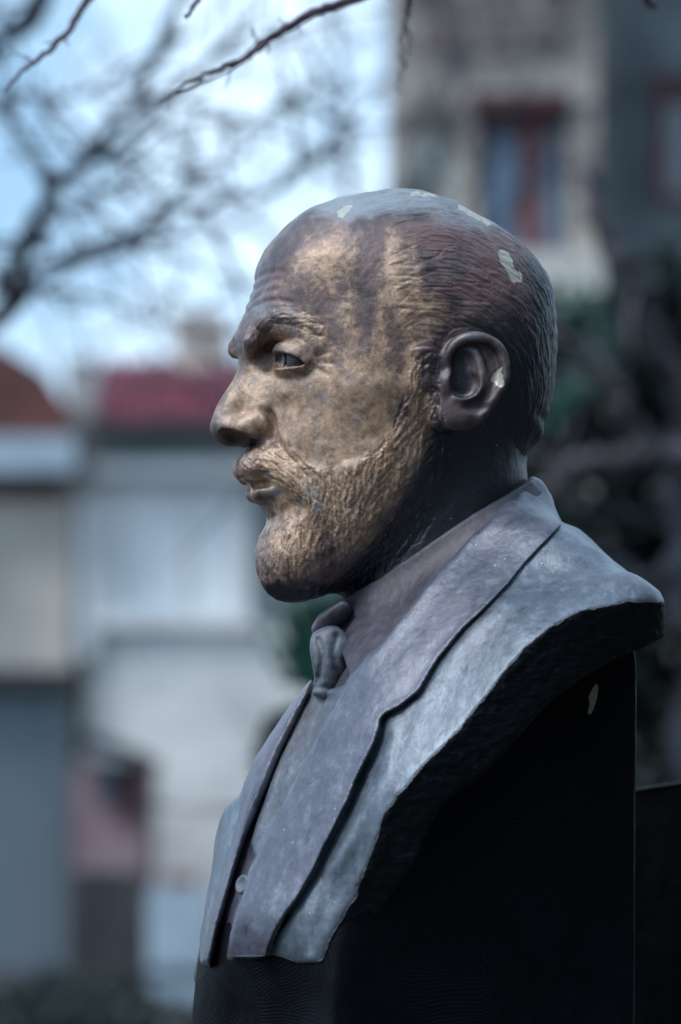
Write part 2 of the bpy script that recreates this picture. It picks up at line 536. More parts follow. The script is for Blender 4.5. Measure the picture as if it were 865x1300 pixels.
def head_face(f, p):
    g = lambda c, s, a: a * gb(p, c, s)
    f = loc_(f, p, hp(305, 436, 0), 45, lambda a, b: smin(a, ell(b, hp(305, 436, 0) - np.array([10, 0, 0]), (10, 19, 10)), 9))
    f = lch(f, p, _fold, 6)
    f = lch(f, p, _brow, 3.6)
    def eye(f, p):
        d = p - EYE; rr = np.sqrt((d * d).sum(1))
        yaw = math.radians(27)
        s = d[:, 1] * math.cos(yaw) - d[:, 0] * math.sin(yaw)
        sc_ = np.clip(1 - ((s + 1) / 16.0) ** 2, 0, 1)
        upl = 4.9 * sc_ ** .6 - .16 * s
        lol = -4.8 * sc_ ** .6 - .10 * s
        opn = np.maximum(np.maximum(rr - (ER + 6), np.abs(s + 1) - 15.0), np.maximum(d[:, 2] - upl - .5, lol - .5 - d[:, 2]))
        f = smax(f, -opn, 1.5)
        f = np.minimum(f, rr - (ER - 2.4))
        lu = smax(rr - (ER + 3.8), upl - d[:, 2], 1.4)
        lu = smax(lu, np.abs(s + 1) - 18, 4)
        ll = smax(rr - (ER + 2.4), d[:, 2] - lol, 1.4)
        ll = smax(ll, np.abs(s + 1) - 18, 4)
        lu = smax(lu, d[:, 2] - 13, 3); ll = smax(ll, -d[:, 2] - 9, 5)
        f = smin(f, lu, 1.8)
        return smin(f, ll, 4.0)
    f += 4.0 * gb(p, _inner, (7, 7, 6))
    f -= g(EYE + np.array([6, 4, -18]), (14, 17, 10), 3.0)
    f = loc_(f, p, EYE, 32, eye)
    f = groove(f, p, _lidc, 2.6, 1.5)
    f += g(EYE + np.array([10, 5, -17]), (7, 13, 2.6), .4)
    # nose
    f = lch(f, p, _ridge, 8)
    f = lch(f, p, _wall, 9)
    def nose(f, p):
        ala = ell(p, hp(326, 541, 15) + [0, -3.0, 0], (11.5, 7.5, 8.5), rotv('Y', 10))
        ala = smin(ala, ell(p, hp(306, 544, 12) + [0, -4.0, 0], (12, 7.0, 8)), 4)
        f = smin(f, ala, 3.0)
        f = smin(f, cap(p, TIP - [2, 0, 5], hp(306, 561, 0) - [2, 0, -2], 6, 4.5), 4)
        return smax(f, -ell(p, hp(303, 558, 10) + [0, -1.0, 1.2], (13, 6.0, 6.2), rotv('Y', -10)), 1.6)
    f = loc_(f, p, hp(308, 541, 8), 34, nose)
    f = lch(f, p, _wing, 2.6, True)
    f = groove(f, p, _naso, 2.2, 3.0)
    f -= g(hs_cheek, (14, 14, 14), 2.5)
    # lips, mouth, moustache
    f = lch(f, p, (_lipu, [4.6, 4.0, 3.0, 2.0]), 3)
    f = lch(f, p, (_lipl, [6.0, 5.9, 4.8, 2.8]), 3)
    f = lch(f, p, (_mouth, [2.2, 3.4, 3.9, 3.2, 1.2]), 1.2, True)
    f += g(hp(334, 648, 8), (9, 16, 7), 2.0)
    f = lch(f, p, _must, 3.0)
    f = lch(f, p, ([_mouth[2] - [0, 0, .5], _mouth[3] - [0, 0, .3], _mouth[4]], [1.5, 2.2, 1.2]), 1.2, True, 0)
    f = smin(f, ell(p, hp(366, 705, 8) - [5, 0, 0], (17, 23, 23)), 12)
    for l in _wrink: f = groove(f, p, l, .6, 1.8)
    for l in _crow: f = groove(f, p, l, .5, 1.2)
    return f

def head_f(q):
    p = q.copy(); p[:, 1] = np.abs(p[:, 1])
    f = head_s1(p)
    m = (p[:, 0] > 35) & (f < 45)
    if m.any(): f[m] = head_face(f[m], p[m])
    px = mpx(p)
    f -= 1.4 * sst(4.5, -4.5, _beardP(px) + (vnoise(p, 8, 4) - .5) * 9) * (p[:, 0] > -60)
    f -= 1.0 * sst(5, -5, _hairP(px))
    # neck
    uc = -30 + (p[:, 2] + 10) * .10
    front = np.where(p[:, 0] > uc, 1.05, 1.0)
    nk = (np.sqrt(((p[:, 0] - uc) / (60 * front)) ** 2 + (p[:, 1] / 56) ** 2) - 1) * 56
    nk = np.maximum(nk, p[:, 2] - 60)
    nk = np.maximum(nk, -110 - p[:, 2])
    f = smin(f, nk, 9)
    f += 3.0 * gb(p, (-62, 66, 38), (16, 14, 20))
    f = loc_(f, p, EC, 50, lambda a, b: smin(a, ear_f(b), 3.5))
    return f


# ------------------------------------------------------------------ the ear (built in the head's frame)
EC = HF.pix(602, 487, 77)
def ear_pt(px, py, w):
    q = HF.pix(px, py, 80)
    return np.array([-(q[0] - EC[0]), q[2] - EC[2], w])

def ear_f(p):
    # s to the back, t up, w outwards; the shell stands off the head towards the back
    q = np.stack([-(p[:, 0] - EC[0]), p[:, 2] - EC[2], np.abs(p[:, 1]) - EC[1]], -1)
    q[:, 2] -= .23 * q[:, 0] + .0035 * q[:, 0] ** 2 + 1.5
    e = lambda l, w=0: [ear_pt(a, b, w + c) for a, b, c in l]
    hel = up(e([(578, 474, -3), (572, 452, 1), (580, 436, 3), (596, 428.5, 4), (614, 431, 4.2), (629, 443, 4), (636, 461, 3.5), (636, 482, 3), (628, 501, 2), (618, 517, 1), (607, 531, 0)]),
             [2.4, 2.9, 3.3, 3.4, 3.3, 3.2, 3.2, 3.1, 3.0, 2.9, 2.8])
    f = chain(q, hel[0], hel[1], 0)
    # plate behind
    pl = ell(q, ear_pt(604, 477, -1.0), (17.5, 26, 3.4))
    pl = smin(pl, ell(q, ear_pt(590, 515, -1), (13, 16, 3.4)), 5)
    f = smin(f, pl, 2.5)
    anti = up(e([(603, 446, 1), (609, 464, 2.8), (610, 482, 3.6), (605, 498, 3.8), (593, 506, 3.2), (580, 506, 2.5)]), [2.2, 2.8, 3.0, 3.0, 2.6, 2.4])
    f = smin(f, chain(q, anti[0], anti[1], 0), 2.5)
    f = smin(f, ell(q, ear_pt(575, 484, 2), (5.5, 6.5, 3.6), rotv('Z', 0)), 3)          # tragus
    f = smin(f, ell(q, ear_pt(582, 527, .5), (9.5, 9.0, 4.2)), 4)                        # lobe
    f = smin(f, ell(q, ear_pt(566, 500, -5), (10, 24, 6.5)), 6)                             # root in the cheek
    bowl = ell(q, ear_pt(589, 487, 3.0), (9.0, 9.0, 9.5))
    bowl = smin(bowl, ell(q, ear_pt(588, 463, 4), (6.5, 10.5, 7.2)), 3)
    f = smax(f, -bowl, 2.0)
    sc = up(e([(603, 441, 6.5), (620, 447, 6.5), (626, 463, 6), (625, 484, 5.5), (615, 505, 5)]), [2.4, 2.8, 2.8, 2.6, 2.0])
    f = smax(f, -chain(q, sc[0], sc[1], 0), 2.0)
    f = smax(f, -ell(q, ear_pt(603, 517, 5.5), (8, 3.6, 4)), 2.5)
    # back of the shell runs down to the head
    bk = ell(q, ear_pt(596, 485, -9), (15, 26, 9))
    f = smin(f, smax(bk, q[:, 2] + 1.5, 2), 2.5)
    return f

# ------------------------------------------------------------------ the torso: a relief over an oblique plane through traced points
GN = np.array([-0.27, -0.70, 0.66]); GN /= np.linalg.norm(GN)
GA = np.cross([0, 0, 1.0], GN); GA /= np.linalg.norm(GA)
GB = np.cross(GN, GA)

# px, py, v (torso frame): the surface of the coat
_tp = [
 # shoulder ridge
 (690, 607, 42), (713, 661, 70), (735, 671, 92), (768, 698, 118), (813, 726, 146), (843, 750, 166),
 # behind the ridge (falls away)
 (700, 700, 60), 
 # edge of the cut
 (845, 768, 170), (800, 766, 168), (740, 776, 164), (700, 796, 160), (660, 832, 155), (620, 880, 148), (580, 930, 141), (540, 970, 133), (505, 1010, 124),
 (485, 1045, 117), (468, 1095, 108), (450, 1140, 100), (420, 1190, 92), (405, 1222, 88),
 # between ridge and cut
 (760, 730, 138), (700, 730, 120), (650, 760, 122), (600, 820, 122), (560, 880, 118), (620, 700, 82), (650, 640, 56),
 # under the near lapel
 (600, 690, 70), (560, 740, 74), (520, 800, 76), (480, 860, 76), (450, 920, 74), (420, 990, 70), (390, 1060, 66), (360, 1130, 61), (335, 1190, 56),
 (520, 930, 112), (470, 1000, 100), (430, 1080, 92), (390, 1160, 82),
 # across the opening and the far side
 (432, 850, 24), (405, 900, 16), (380, 960, 14), (350, 1030, 12), (325, 1090, 12), (305, 1150, 12), (290, 1210, 12),
 (392, 872, -20), (355, 925, -27), (322, 975, -32), (300, 1040, -34), (285, 1100, -34), (272, 1160, -34), (258, 1225, -36),
 (276, 1040, -66), (268, 1100, -68), (256, 1170, -68), (249, 1226, -68), (243, 1300, -68),
 (300, 1300, 0), (380, 1300, 60), (405, 1300, 88), (330, 1300, 30),
]
_TP = np.array([TF.pix(*t) for t in _tp])
_TPx = np.array([t for t in _tp])
_TW = TF.w(_TP)
# shift back the extra points meant to lie behind the ridge
_m = (_TPx[:, 0] == 700) & (_TPx[:, 1] == 700)
_TW[_m] = TF.w(np.array([[-86.0, 70, -38.0]]))
_extra = TF.w(np.array([[-92.0, 115, -62], [-98, 150, -92], [-84, 30, -8], [-84, -60, -20], [-84, -120, -60], [60, -110, -170], [110, -100, -240], [-70, -150, -110], [20, -130, -120]]))
_TW = np.vstack([_TW, _extra])
_ab = np.stack([_TW @ GA, _TW @ GB], -1); _hh = _TW @ GN

def tps(X, Y, lam=220.0):
    D = np.sqrt(((X[:, None] - X[None]) ** 2).sum(-1)) + 1e-9
    K = D * D * np.log(D)
    n = len(X)
    A = np.zeros((n + 3, n + 3)); A[:n, :n] = K + lam * np.eye(n)
    A[:n, n] = 1; A[:n, n + 1:] = X; A[n, :n] = 1; A[n + 1:, :n] = X.T
    return np.linalg.solve(A, np.concatenate([Y, np.zeros(3)]))
_w = tps(_ab, _hh)
class Relief:
    def __init__(s, w, X, st=3.0, mar=80):
        s.lo = X.min(0) - mar; hi = X.max(0) + mar
        s.st = st
        xs = np.arange(s.lo[0], hi[0], st); ys = np.arange(s.lo[1], hi[1], st)
        G = np.stack(np.meshgrid(xs, ys, indexing='ij'), -1).reshape(-1, 2)
        D = np.sqrt(((G[:, None] - X[None]) ** 2).sum(-1)) + 1e-9
        H = (D * D * np.log(D)) @ w[:len(X)] + w[len(X)] + G @ w[len(X) + 1:]
        s.H = H.reshape(len(xs), len(ys))
        gx, gy = np.gradient(s.H, st)
        s.S = 1 / np.sqrt(1 + gx ** 2 + gy ** 2)
    def _s(s, A, fx, fy):
        i = fx.astype(int); j = fy.astype(int); a = fx - i; b = fy - j
        return (A[i, j] * (1 - a) + A[i + 1, j] * a) * (1 - b) + (A[i, j + 1] * (1 - a) + A[i + 1, j + 1] * a) * b
    def __call__(s, P):
        fx = np.clip((P @ GA - s.lo[0]) / s.st, 0, s.H.shape[0] - 1.01); fy = np.clip((P @ GB - s.lo[1]) / s.st, 0, s.H.shape[1] - 1.01)
        return (P @ GN - s._s(s.H, fx, fy)) * s._s(s.S, fx, fy)
REL = Relief(_w, _ab)

_coatP = Grid2([(676, 600), (690, 610), (697, 625), (713, 663), (735, 671), (768, 698), (813, 726), (842, 747), (846, 768), (849, 793), (843, 808), (824, 819),
                (780, 836), (735, 862), (690, 898), (650, 945), (612, 985), (570, 1012), (545, 1050), (525, 1100), (490, 1150), (455, 1200), (425, 1240),
                (405, 1222), (375, 1224), (345, 1214), (320, 1219), (298, 1217), (292, 1208), (286, 1222), (272, 1229), (258, 1226), (249, 1220), (252, 1190), (258, 1165), (262, 1130), (269, 1090), (272, 1036), (306, 1008), (318, 965), (360, 898), (392, 862),
                (430, 800), (500, 730), (600, 640)], smooth=False, mar=220)
_litP = Grid2([(676, 560), (700, 600), (750, 640), (900, 700), (900, 770), (845, 765), (800, 764), (740, 775), (700, 795), (660, 830), (620, 880), (580, 930), (540, 970), (505, 1010), (485, 1042),
               (470, 1092), (450, 1140), (420, 1192), (400, 1240), (200, 1300), (200, 900), (400, 700)], smooth=False, mar=220)
_openP = Grid2([(640, 630), (602, 676), (546, 737), (485, 815), (444, 858), (420, 905), (391, 957), (366, 1006), (344, 1051), (318, 1104), (295, 1184), (288, 1240), (266, 1240), (278, 1177), (294, 1119), (311, 1066),
                (336, 1005), (355, 959), (374, 921), (394, 879), (398, 850), (420, 760), (520, 640), (600, 600)], smooth=False)
_lapP = Grid2([(676, 603), (690, 610), (700, 630), (714, 667), (680, 703), (646, 741), (613, 774), (591, 796), (557, 835), (530, 880), (508, 896), (489, 905), (482, 914), (481, 925), (476, 940),
               (462, 968), (447, 1001), (432, 1035), (417, 1066), (398, 1104), (380, 1135), (364, 1158), (351, 1182), (341, 1205), (339, 1216), (318, 1219), (299, 1217), (292, 1206), (294, 1184), (318, 1104), (344, 1051), (366, 1006),
               (391, 957), (420, 905), (444, 858), (485, 815), (546, 737), (602, 676), (650, 634)], smooth=False)
_lapEdge = Grid2([(714, 667), (680, 703), (646, 741), (613, 774), (591, 796), (557, 835), (530, 880), (508, 896), (489, 905), (482, 914), (480, 930), (476, 940),
               (462, 968), (447, 1001), (432, 1035), (417, 1066), (398, 1104), (380, 1135), (364, 1158), (351, 1182), (341, 1210)], closed=False, smooth=False)
_foldIn = Grid2([(676, 606), (650, 634), (602, 676), (546, 737), (485, 815), (444, 858), (420, 905), (391, 957), (366, 1006), (344, 1051), (318, 1104), (294, 1184), (290, 1240)], closed=False, smooth=False)

NOTCH = Grid2([(484, 910), (500, 905), (508, 925), (500, 960)], closed=False, smooth=True)
_drapes = [([(500, 925), (488, 975), (462, 1030), (425, 1100)], 1.6, 6.0), ([(540, 905), (520, 950), (490, 1000)], .8, 8.0), ([(395, 1215), (425, 1165), (455, 1110)], 1.0, 5.0),
           ([(640, 765), (600, 800), (560, 860)], 1.2, 6.0), ([(372, 1212), (400, 1160), (440, 1080)], .5, 5)]
_drG = [(Grid2(a, closed=False), b, c) for a, b, c in _drapes]

def tl(P): return TF.l(P)

def coat_f(P):
    px = screen(P)
    f = REL(P)
    q = tl(P)
    lit = _litP(px)
    near = sst(20, 45, q[:, 1])
    # drapery by the lapel
    for G, a, w in _drG:
        f -= a * np.exp(-(G(px) / w) ** 2) * near
    # trough under the turned edge of the lapel
    le = _lapEdge(px); lp = _lapP(px)
    ga = np.interp(px[:, 1], [660, 760, 800, 880, 905, 935, 1000, 1215], [.5, .8, 2.0, 2.4, 2.2, 5.5, 7.0, 1.5]); gw = np.interp(px[:, 1], [660, 890, 935, 1000, 1215], [2.0, 2.4, 5.0, 6.5, 3.0])
    f += ga * np.exp(-(np.maximum(le - .3, 0) / gw) ** 2) * near * sst(-1, 1.5, lp)
    # the dark cut round the edge turns away from the light
    cut = np.maximum(lit, 0)
    f = smax(f, f * .72 + .70 * lit, 1.2)
    # back, far side
    f = smax(f, -q[:, 0] - 112 - .04 * np.abs(q[:, 1]), 8)
    f = smax(f, -(f + 200), 1)
    f = smax(f, _coatP(px), np.interp(px[:, 1], [700, 860, 980], [7.0, 5.0, 2.0]))
    # far side of the bust mirrors the cut
    f = smax(f, -(q[:, 1] + 150) , 12)
    f = smax(f, -(q[:, 1] * .7 + q[:, 2] * .55 + 205), 12)
    # opening of the coat
    op = _openP(px)
    f = smax(f, -smax(op, -(REL(P) + 14), 3), 3)
    f = smax(f, -(P[:, 2] + 330), 2)
    return f

def lapel_f(P):
    px = screen(P); q = tl(P)
    r = REL(P); s = _lapP(px)
    fi = _foldIn(px)
    # thicker along the rolled inner edge, thin and crisp on the outer edge
    k = np.interp(px[:, 1], [620, 700, 790, 880, 930, 1210], [1.2, 1.6, 2.8, 3.4, 5.0, 5.0])
    s = s + (vnoise(P, 14, 3) - .5) * 1.6
    t = k + 3.4 * np.exp(-(fi / 8.0) ** 2) + .9 * np.exp(-(_lapEdge(px) / 3.0) ** 2)
    f = smax(r - t, s, 1.8)
    f = smax(f, -(r + 5), 1)
    return smax(f, 8 - q[:, 1], 2)

_farE = [(396, 862), (365, 900), (340, 938), (322, 968), (309, 1006), (300, 1043), (287, 1096), (268, 1157), (256, 1224)]
_farI = [(394, 880), (374, 921), (355, 959), (336, 1005), (311, 1066), (294, 1119), (278, 1177), (268, 1228)]
_flP = Grid2([(399, 855), (380, 876), (362, 899), (340, 932), (321, 964), (308, 1006), (300, 1043), (287, 1096), (268, 1157), (255, 1222), (268, 1230), (279, 1177), (295, 1119), (312, 1066), (337, 1005), (356, 959), (375, 921), (395, 880)], smooth=False)
def far_lapel_f(P):
    px = screen(P); q = tl(P)
    r = REL(P); s = _flP(px)
    f = smax(r - 4.5 - 2.0 * np.clip(-s / 5, 0, 1), s, 7.0)
    f = smax(f, -(r + 26), 1)
    return smax(f, q[:, 1] - 4, 2)

# shirt collar: a band round the neck folded down, near wing and far wing
_scP = Grid2([(674, 608), (640, 630), (602, 652), (560, 680), (519, 708), (480, 735), (450, 752), (436, 763), (424, 776), (418, 786), (424, 803), (436, 832), (444, 858), (460, 862), (500, 830), (560, 770), (620, 700), (690, 625)], smooth=False)
_nkc = (-27.0, 0)
def neck_d(P, grow, fr=HF):
    h = HF.l(P)
    uc = -30 + (h[:, 2] + 10) * .10
    fr_ = np.where(h[:, 0] > uc, 1.05, 1.0)
    return (np.sqrt(((h[:, 0] - uc) / (60 * fr_ + grow)) ** 2 + (h[:, 1] / (56 + grow)) ** 2) - 1) * (56 + grow)

def shirt_collar_f(P):
    px = screen(P); q = tl(P)
    s = _scP(px)
    lo = REL(P)
    d = np.minimum(neck_d(P, 7.5), lo - 1.5)
    fr = sst(520, 450, px[:, 0])
    d = smin(neck_d(P, 7.0), lo + 2.5 - 7.5 * fr, 22)
    f = smax(d, s, 1.0)
    f = smax(f, -(d + 6 - 2.8 * fr), 1)
    return smax(f, -20 - q[:, 1], 1)

FCP = Grid2([(396, 797), (404, 783), (420, 771), (434, 762), (444, 766), (446, 790), (420, 800), (410, 806), (404, 826), (398, 812)], smooth=False)
KNP = Grid2([(397, 806), (404, 799), (415, 795), (428, 796), (443, 808), (449, 830), (446, 850), (438, 868), (434, 884), (412, 888), (396, 882), (394, 876), (399, 860), (396, 840), (394, 822)], n=2)
def far_collar_f(P):
    px = screen(P)
    pts = np.array([TF.pix(438, 768, 6), TF.pix(420, 780, -2), TF.pix(408, 793, -8), TF.pix(406, 812, -10)])
    Q = tl(P)
    rs = [6, 8, 8, 6.0]
    f = chain(Q, *up(pts, rs), 0)
    f = smax(f, FCP(px), 1.5)
    f = smin(f, chain(Q, [TF.pix(446, 775, -4), TF.pix(440, 812, -5), TF.pix(436, 850, -3)], [7, 7, 7], 0), 2)
    return smin(f, smax(chain(Q, [TF.pix(430, 775, -2), TF.pix(412, 796, -12)], [9, 8], 0), FCP(px), 1.5), 2)

KF1 = Grid2([(404, 812), (410, 835), (404, 866)], closed=False)
KF2 = Grid2([(428, 808), (424, 832), (432, 862)], closed=False)
def tie_knot_f(P):
    Q = tl(P)
    a = TF.pix(423, 805, 8); b = TF.pix(417, 832, 9); c = TF.pix(412, 872, 9)
    f = chain(Q, *up([a, b, c], [12.5, 15.5, 11]), 0)
    f = smin(f, cap(Q, TF.pix(398, 880, 4), TF.pix(425, 884, 16), 5, 5), 4)
    f = smax(f, KNP(screen(P)), 3)
    f += 1.6 * np.exp(-((Q[:, 2] - TF.pix(410, 874, 9)[2]) / 1.8) ** 2)
    px = screen(P)
    f += 2.0 * np.exp(-(KF1(px) / 1.8) ** 2) + 1.8 * np.exp(-(KF2(px) / 1.8) ** 2)
    f += (vnoise(P, 9, 7) - .5) * 1.6
    return f

_tieP = Grid2([(392, 876), (424, 874), (440, 868), (470, 850), (440, 905), (400, 980), (360, 1050), (335, 1100), (322, 1085), (318, 1070), (333, 1024), (349, 974), (361, 944), (377, 907)], smooth=False)
def tie_f(P):
    px = screen(P); Q = tl(P)
    r = REL(P); s = _tieP(px)
    t = -0.6 + 1.8 * np.exp(-(s / 4.0) ** 2) 
    fold = 2.2 * np.exp(-(TIEF(px) / 5.0) ** 2)
    f = smax(r - t + fold, s, 4.0)
    return smax(smax(f, -(r + 16), 1), Q[:, 1] - 44, 2)
TIEF = Grid2([(414, 890), (398, 940), (372, 1000), (348, 1060)], closed=False)

_shP = Grid2([(446, 800), (446, 860), (400, 960), (350, 1060), (330, 1110), (300, 1190), (298, 1240), (262, 1240), (280, 1160), (300, 1090), (330, 1000), (370, 920), (400, 850), (420, 800)], smooth=False)
def shirt_f(P):
    px = screen(P); Q = tl(P)
    r = REL(P); s = _shP(px)
    f = r + 3.0 - 2.0 * np.exp(-(PLK(px) / 3.0) ** 2) + 1.5 * np.exp(-(PLK2(px) / 2.0) ** 2)
    f = smax(f, s - 8, 2)
    return smax(f, -(r + 24), 1)
PLK = Grid2([(345, 1020), (328, 1075), (312, 1120), (300, 1165), (292, 1215)], closed=False)
PLK2 = Grid2([(352, 1000), (338, 1050), (330, 1080)], closed=False)

# the dark block the bust grows from, and its lower front
_blkP = Grid2([(560, 800), (700, 780), (800, 800), (808, 840), (808, 913), (806, 1100), (805, 1500), (243, 1500), (243, 1300), (247, 1260), (250, 1228), (256, 1190), (290, 1170), (420, 1150), (500, 1000)], smooth=False, mar=300)
def block_f(P):
    px = screen(P); q = tl(P)
    s = _blkP(px)
    r = REL(P)
    # lower front follows the chest, slightly proud; the side is a flat slab
    f = s
    side = q[:, 1] - 96 - .02 * (q[:, 0])
    side = smax(side, .5 * r + (q[:, 1] - 96) * .5 - 2, 8)
    f = smax(f, side, 1.2)
    low = r + 1.6
    f = smax(f, low, 2)
    f = smax(f, -(q[:, 1] + 96), 4)
    f = smax(f, -q[:, 0] - 110, 4)
    f = smax(f, -(P[:, 2] + 400), 2)
    return f

def wbox(fn, lo, hi, h, smooth=1):
    return surface_nets(fn, lo, hi, h, smooth)
# ------------------------------------------------------------------ materials
class NT:
    def __init__(s, name):
        s.m = bpy.data.materials.new(name); s.m.use_nodes = True
        s.t = s.m.node_tree; s.b = s.t.nodes['Principled BSDF']; s.y = 0
    def n(s, typ, **kw):
        n = s.t.nodes.new(typ)
        for k, v in kw.items():
            if hasattr(n, k): setattr(n, k, v)
            else: s.set(n.inputs[k.replace('_', ' ')], v)
        return n
    def set(s, sock, v):
        if isinstance(v, bpy.types.NodeSocket): s.t.links.new(v, sock)
        else: sock.default_value = v
    def noise(s, scale, detail=4, rough=.55, vec=None, dist=0.0):
        n = s.t.nodes.new('ShaderNodeTexNoise')
        n.inputs['Scale'].default_value = scale; n.inputs['Detail'].default_value = detail; n.inputs['Roughness'].default_value = rough
        n.inputs['Distortion'].default_value = dist
        s.set(n.inputs['Vector'], vec if vec is not None else s.co())
        return n.outputs['Fac']
    def co(s, sc=None, rot=None):
        if not hasattr(s, '_co'): s._co = s.t.nodes.new('ShaderNodeTexCoord').outputs['Object']
        if sc is None: return s._co
        m = s.t.nodes.new('ShaderNodeMapping')
        m.inputs['Scale'].default_value = sc
        if rot: m.inputs['Rotation'].default_value = rot
        s.t.links.new(s._co, m.inputs['Vector'])
        return m.outputs['Vector']
    def attr(s, name):
        n = s.t.nodes.new('ShaderNodeAttribute'); n.attribute_name = name
        return n.outputs['Fac']
    def math(s, op, a, b=0.0, c=None, clamp=False):
        n = s.t.nodes.new('ShaderNodeMath'); n.operation = op; n.use_clamp = clamp
        s.set(n.inputs[0], a); s.set(n.inputs[1], b)
        if c is not None: s.set(n.inputs[2], c)
        return n.outputs[0]
    def ramp(s, f, lo, hi):
        n = s.t.nodes.new('ShaderNodeMapRange'); n.interpolation_type = 'SMOOTHSTEP'
        s.set(n.inputs['Value'], f); n.inputs['From Min'].default_value = lo; n.inputs['From Max'].default_value = hi
        return n.outputs['Result']
    def mix(s, f, a, b):
        n = s.t.nodes.new('ShaderNodeMix'); n.data_type = 'RGBA'
        s.set(n.inputs['Factor'], f); s.set(n.inputs['A'], a); s.set(n.inputs['B'], b)
        return n.outputs['Result']
    def bump(s, h, st=.3, dist=.001, prev=None):
        n = s.t.nodes.new('ShaderNodeBump'); n.inputs['Strength'].default_value = st; n.inputs['Distance'].default_value = dist
        s.set(n.inputs['Height'], h)
        if prev is not None: s.set(n.inputs['Normal'], prev)
        return n.outputs['Normal']
    def out(s, col=None, rough=None, metal=None, nor=None, spec=None):
        if col is not None: s.set(s.b.inputs['Base Color'], col)
        if rough is not None: s.set(s.b.inputs['Roughness'], rough)
        if metal is not None: s.set(s.b.inputs['Metallic'], metal)
        if nor is not None: s.set(s.b.inputs['Normal'], nor)
        if spec is not None: s.set(s.b.inputs['Specular IOR Level'], spec)
        return s.m

def C(r, g, b): return (r, g, b, 1)

def mat_plain(name, c1, c2, scale, rough=.7, bump=.3, bd=.01, metal=0.0, stretch=None, detail=6):
    t = NT(name)
    v = t.co(stretch) if stretch else t.co()
    f = t.noise(scale, detail, .6, v)
    f2 = t.noise(scale * 4.3, 4, .6, v)
    k = t.ramp(t.math('ADD', t.math('MULTIPLY', f, .7), t.math('MULTIPLY', f2, .3)), .35, .65)
    return t.out(t.mix(k, C(*c1), C(*c2)), rough, metal, t.bump(f2, bump, bd))

GOLD = C(.36, .235, .14); PURP = C(.095, .070, .080); PALE = C(.20, .235, .29); INK = C(.014, .018, .026)

def mat_bronze_head():
    """painted bronze: worn gold over purple-brown, with blue-grey bloom on top and sooty black in the hair"""
    t = NT('bronze_head')
    g, d, p, ch, bl = t.attr('gold'), t.attr('dark'), t.attr('pale'), t.attr('chip'), t.attr('blue')
    n1 = t.noise(38, 8, .66, None, .4)                      # blotches of 2-3 cm
    n2 = t.noise(170, 8, .76, None, .1)                      # fine wear
    n3 = t.noise(90, 6, .6, t.co((1.0, 1.0, .28)))          # runs of rain
    w = t.math('ADD', t.math('MULTIPLY', n1, .55), t.math('ADD', t.math('MULTIPLY', n2, .22), t.math('MULTIPLY', n3, .35)))
    gf = t.ramp(t.math('ADD', g, t.math('MULTIPLY', t.math('SUBTRACT', w, .56), 2.4)), .18, .80)
    crisp = t.ramp(t.math('ADD', t.math('MULTIPLY', g, .55), t.math('MULTIPLY', t.math('SUBTRACT', t.noise(75, 9, .72), .5), 2.6)), .20, .30)
    gf = t.math('MULTIPLY', gf, t.math('ADD', .38, t.math('MULTIPLY', crisp, .62)))
    gold = t.mix(t.ramp(n2, .3, .7), C(.22, .127, .082), C(.64, .43, .285))
    purp = t.mix(t.ramp(n1, .35, .65), C(.052, .034, .038), C(.19, .122, .115))
    gold = t.mix(t.ramp(t.noise(48, 8, .74), .54, .70), gold, C(.24, .205, .22))
    purp = t.mix(t.math('MULTIPLY', t.attr('red'), t.ramp(n1, .38, .6)), purp, C(.17, .070, .066))
    c = t.mix(gf, purp, gold)
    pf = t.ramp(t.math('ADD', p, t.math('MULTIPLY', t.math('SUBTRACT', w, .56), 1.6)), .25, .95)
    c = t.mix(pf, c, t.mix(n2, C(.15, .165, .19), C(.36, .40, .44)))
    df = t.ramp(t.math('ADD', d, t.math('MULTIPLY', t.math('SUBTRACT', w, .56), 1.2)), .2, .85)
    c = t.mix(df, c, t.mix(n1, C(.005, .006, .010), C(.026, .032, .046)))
    # scattered specks of lost paint
    vor = t.t.nodes.new('ShaderNodeTexVoronoi'); vor.inputs['Scale'].default_value = 150; t.set(vor.inputs['Vector'], t.co())
    sp = t.math('MULTIPLY', t.ramp(vor.outputs['Distance'], .09, .05), t.ramp(t.noise(26, 2), .50, .56))
    c = t.mix(t.math('MULTIPLY', sp, .8), c, C(.35, .45, .52))
    c = t.mix(t.math('MULTIPLY', bl, .75), c, C(.20, .31, .40))
    c = t.mix(t.ramp(ch, .35, .65), c, t.mix(n2, C(.34, .32, .28), C(.60, .58, .52)))
    nb = t.bump(t.noise(420, 5, .7), .35, .0006)
    nb = t.bump(n2, .35, .0016, nb)
    nb = t.bump(t.ramp(ch, .35, .65), -.6, .001, nb)
    r = t.math('ADD', .27, t.math('MULTIPLY', n2, .30))
    r = t.math('SUBTRACT', r, t.math('MULTIPLY', t.attr('dark'), .07))
    return t.out(c, r, .2, nb, 1.0)

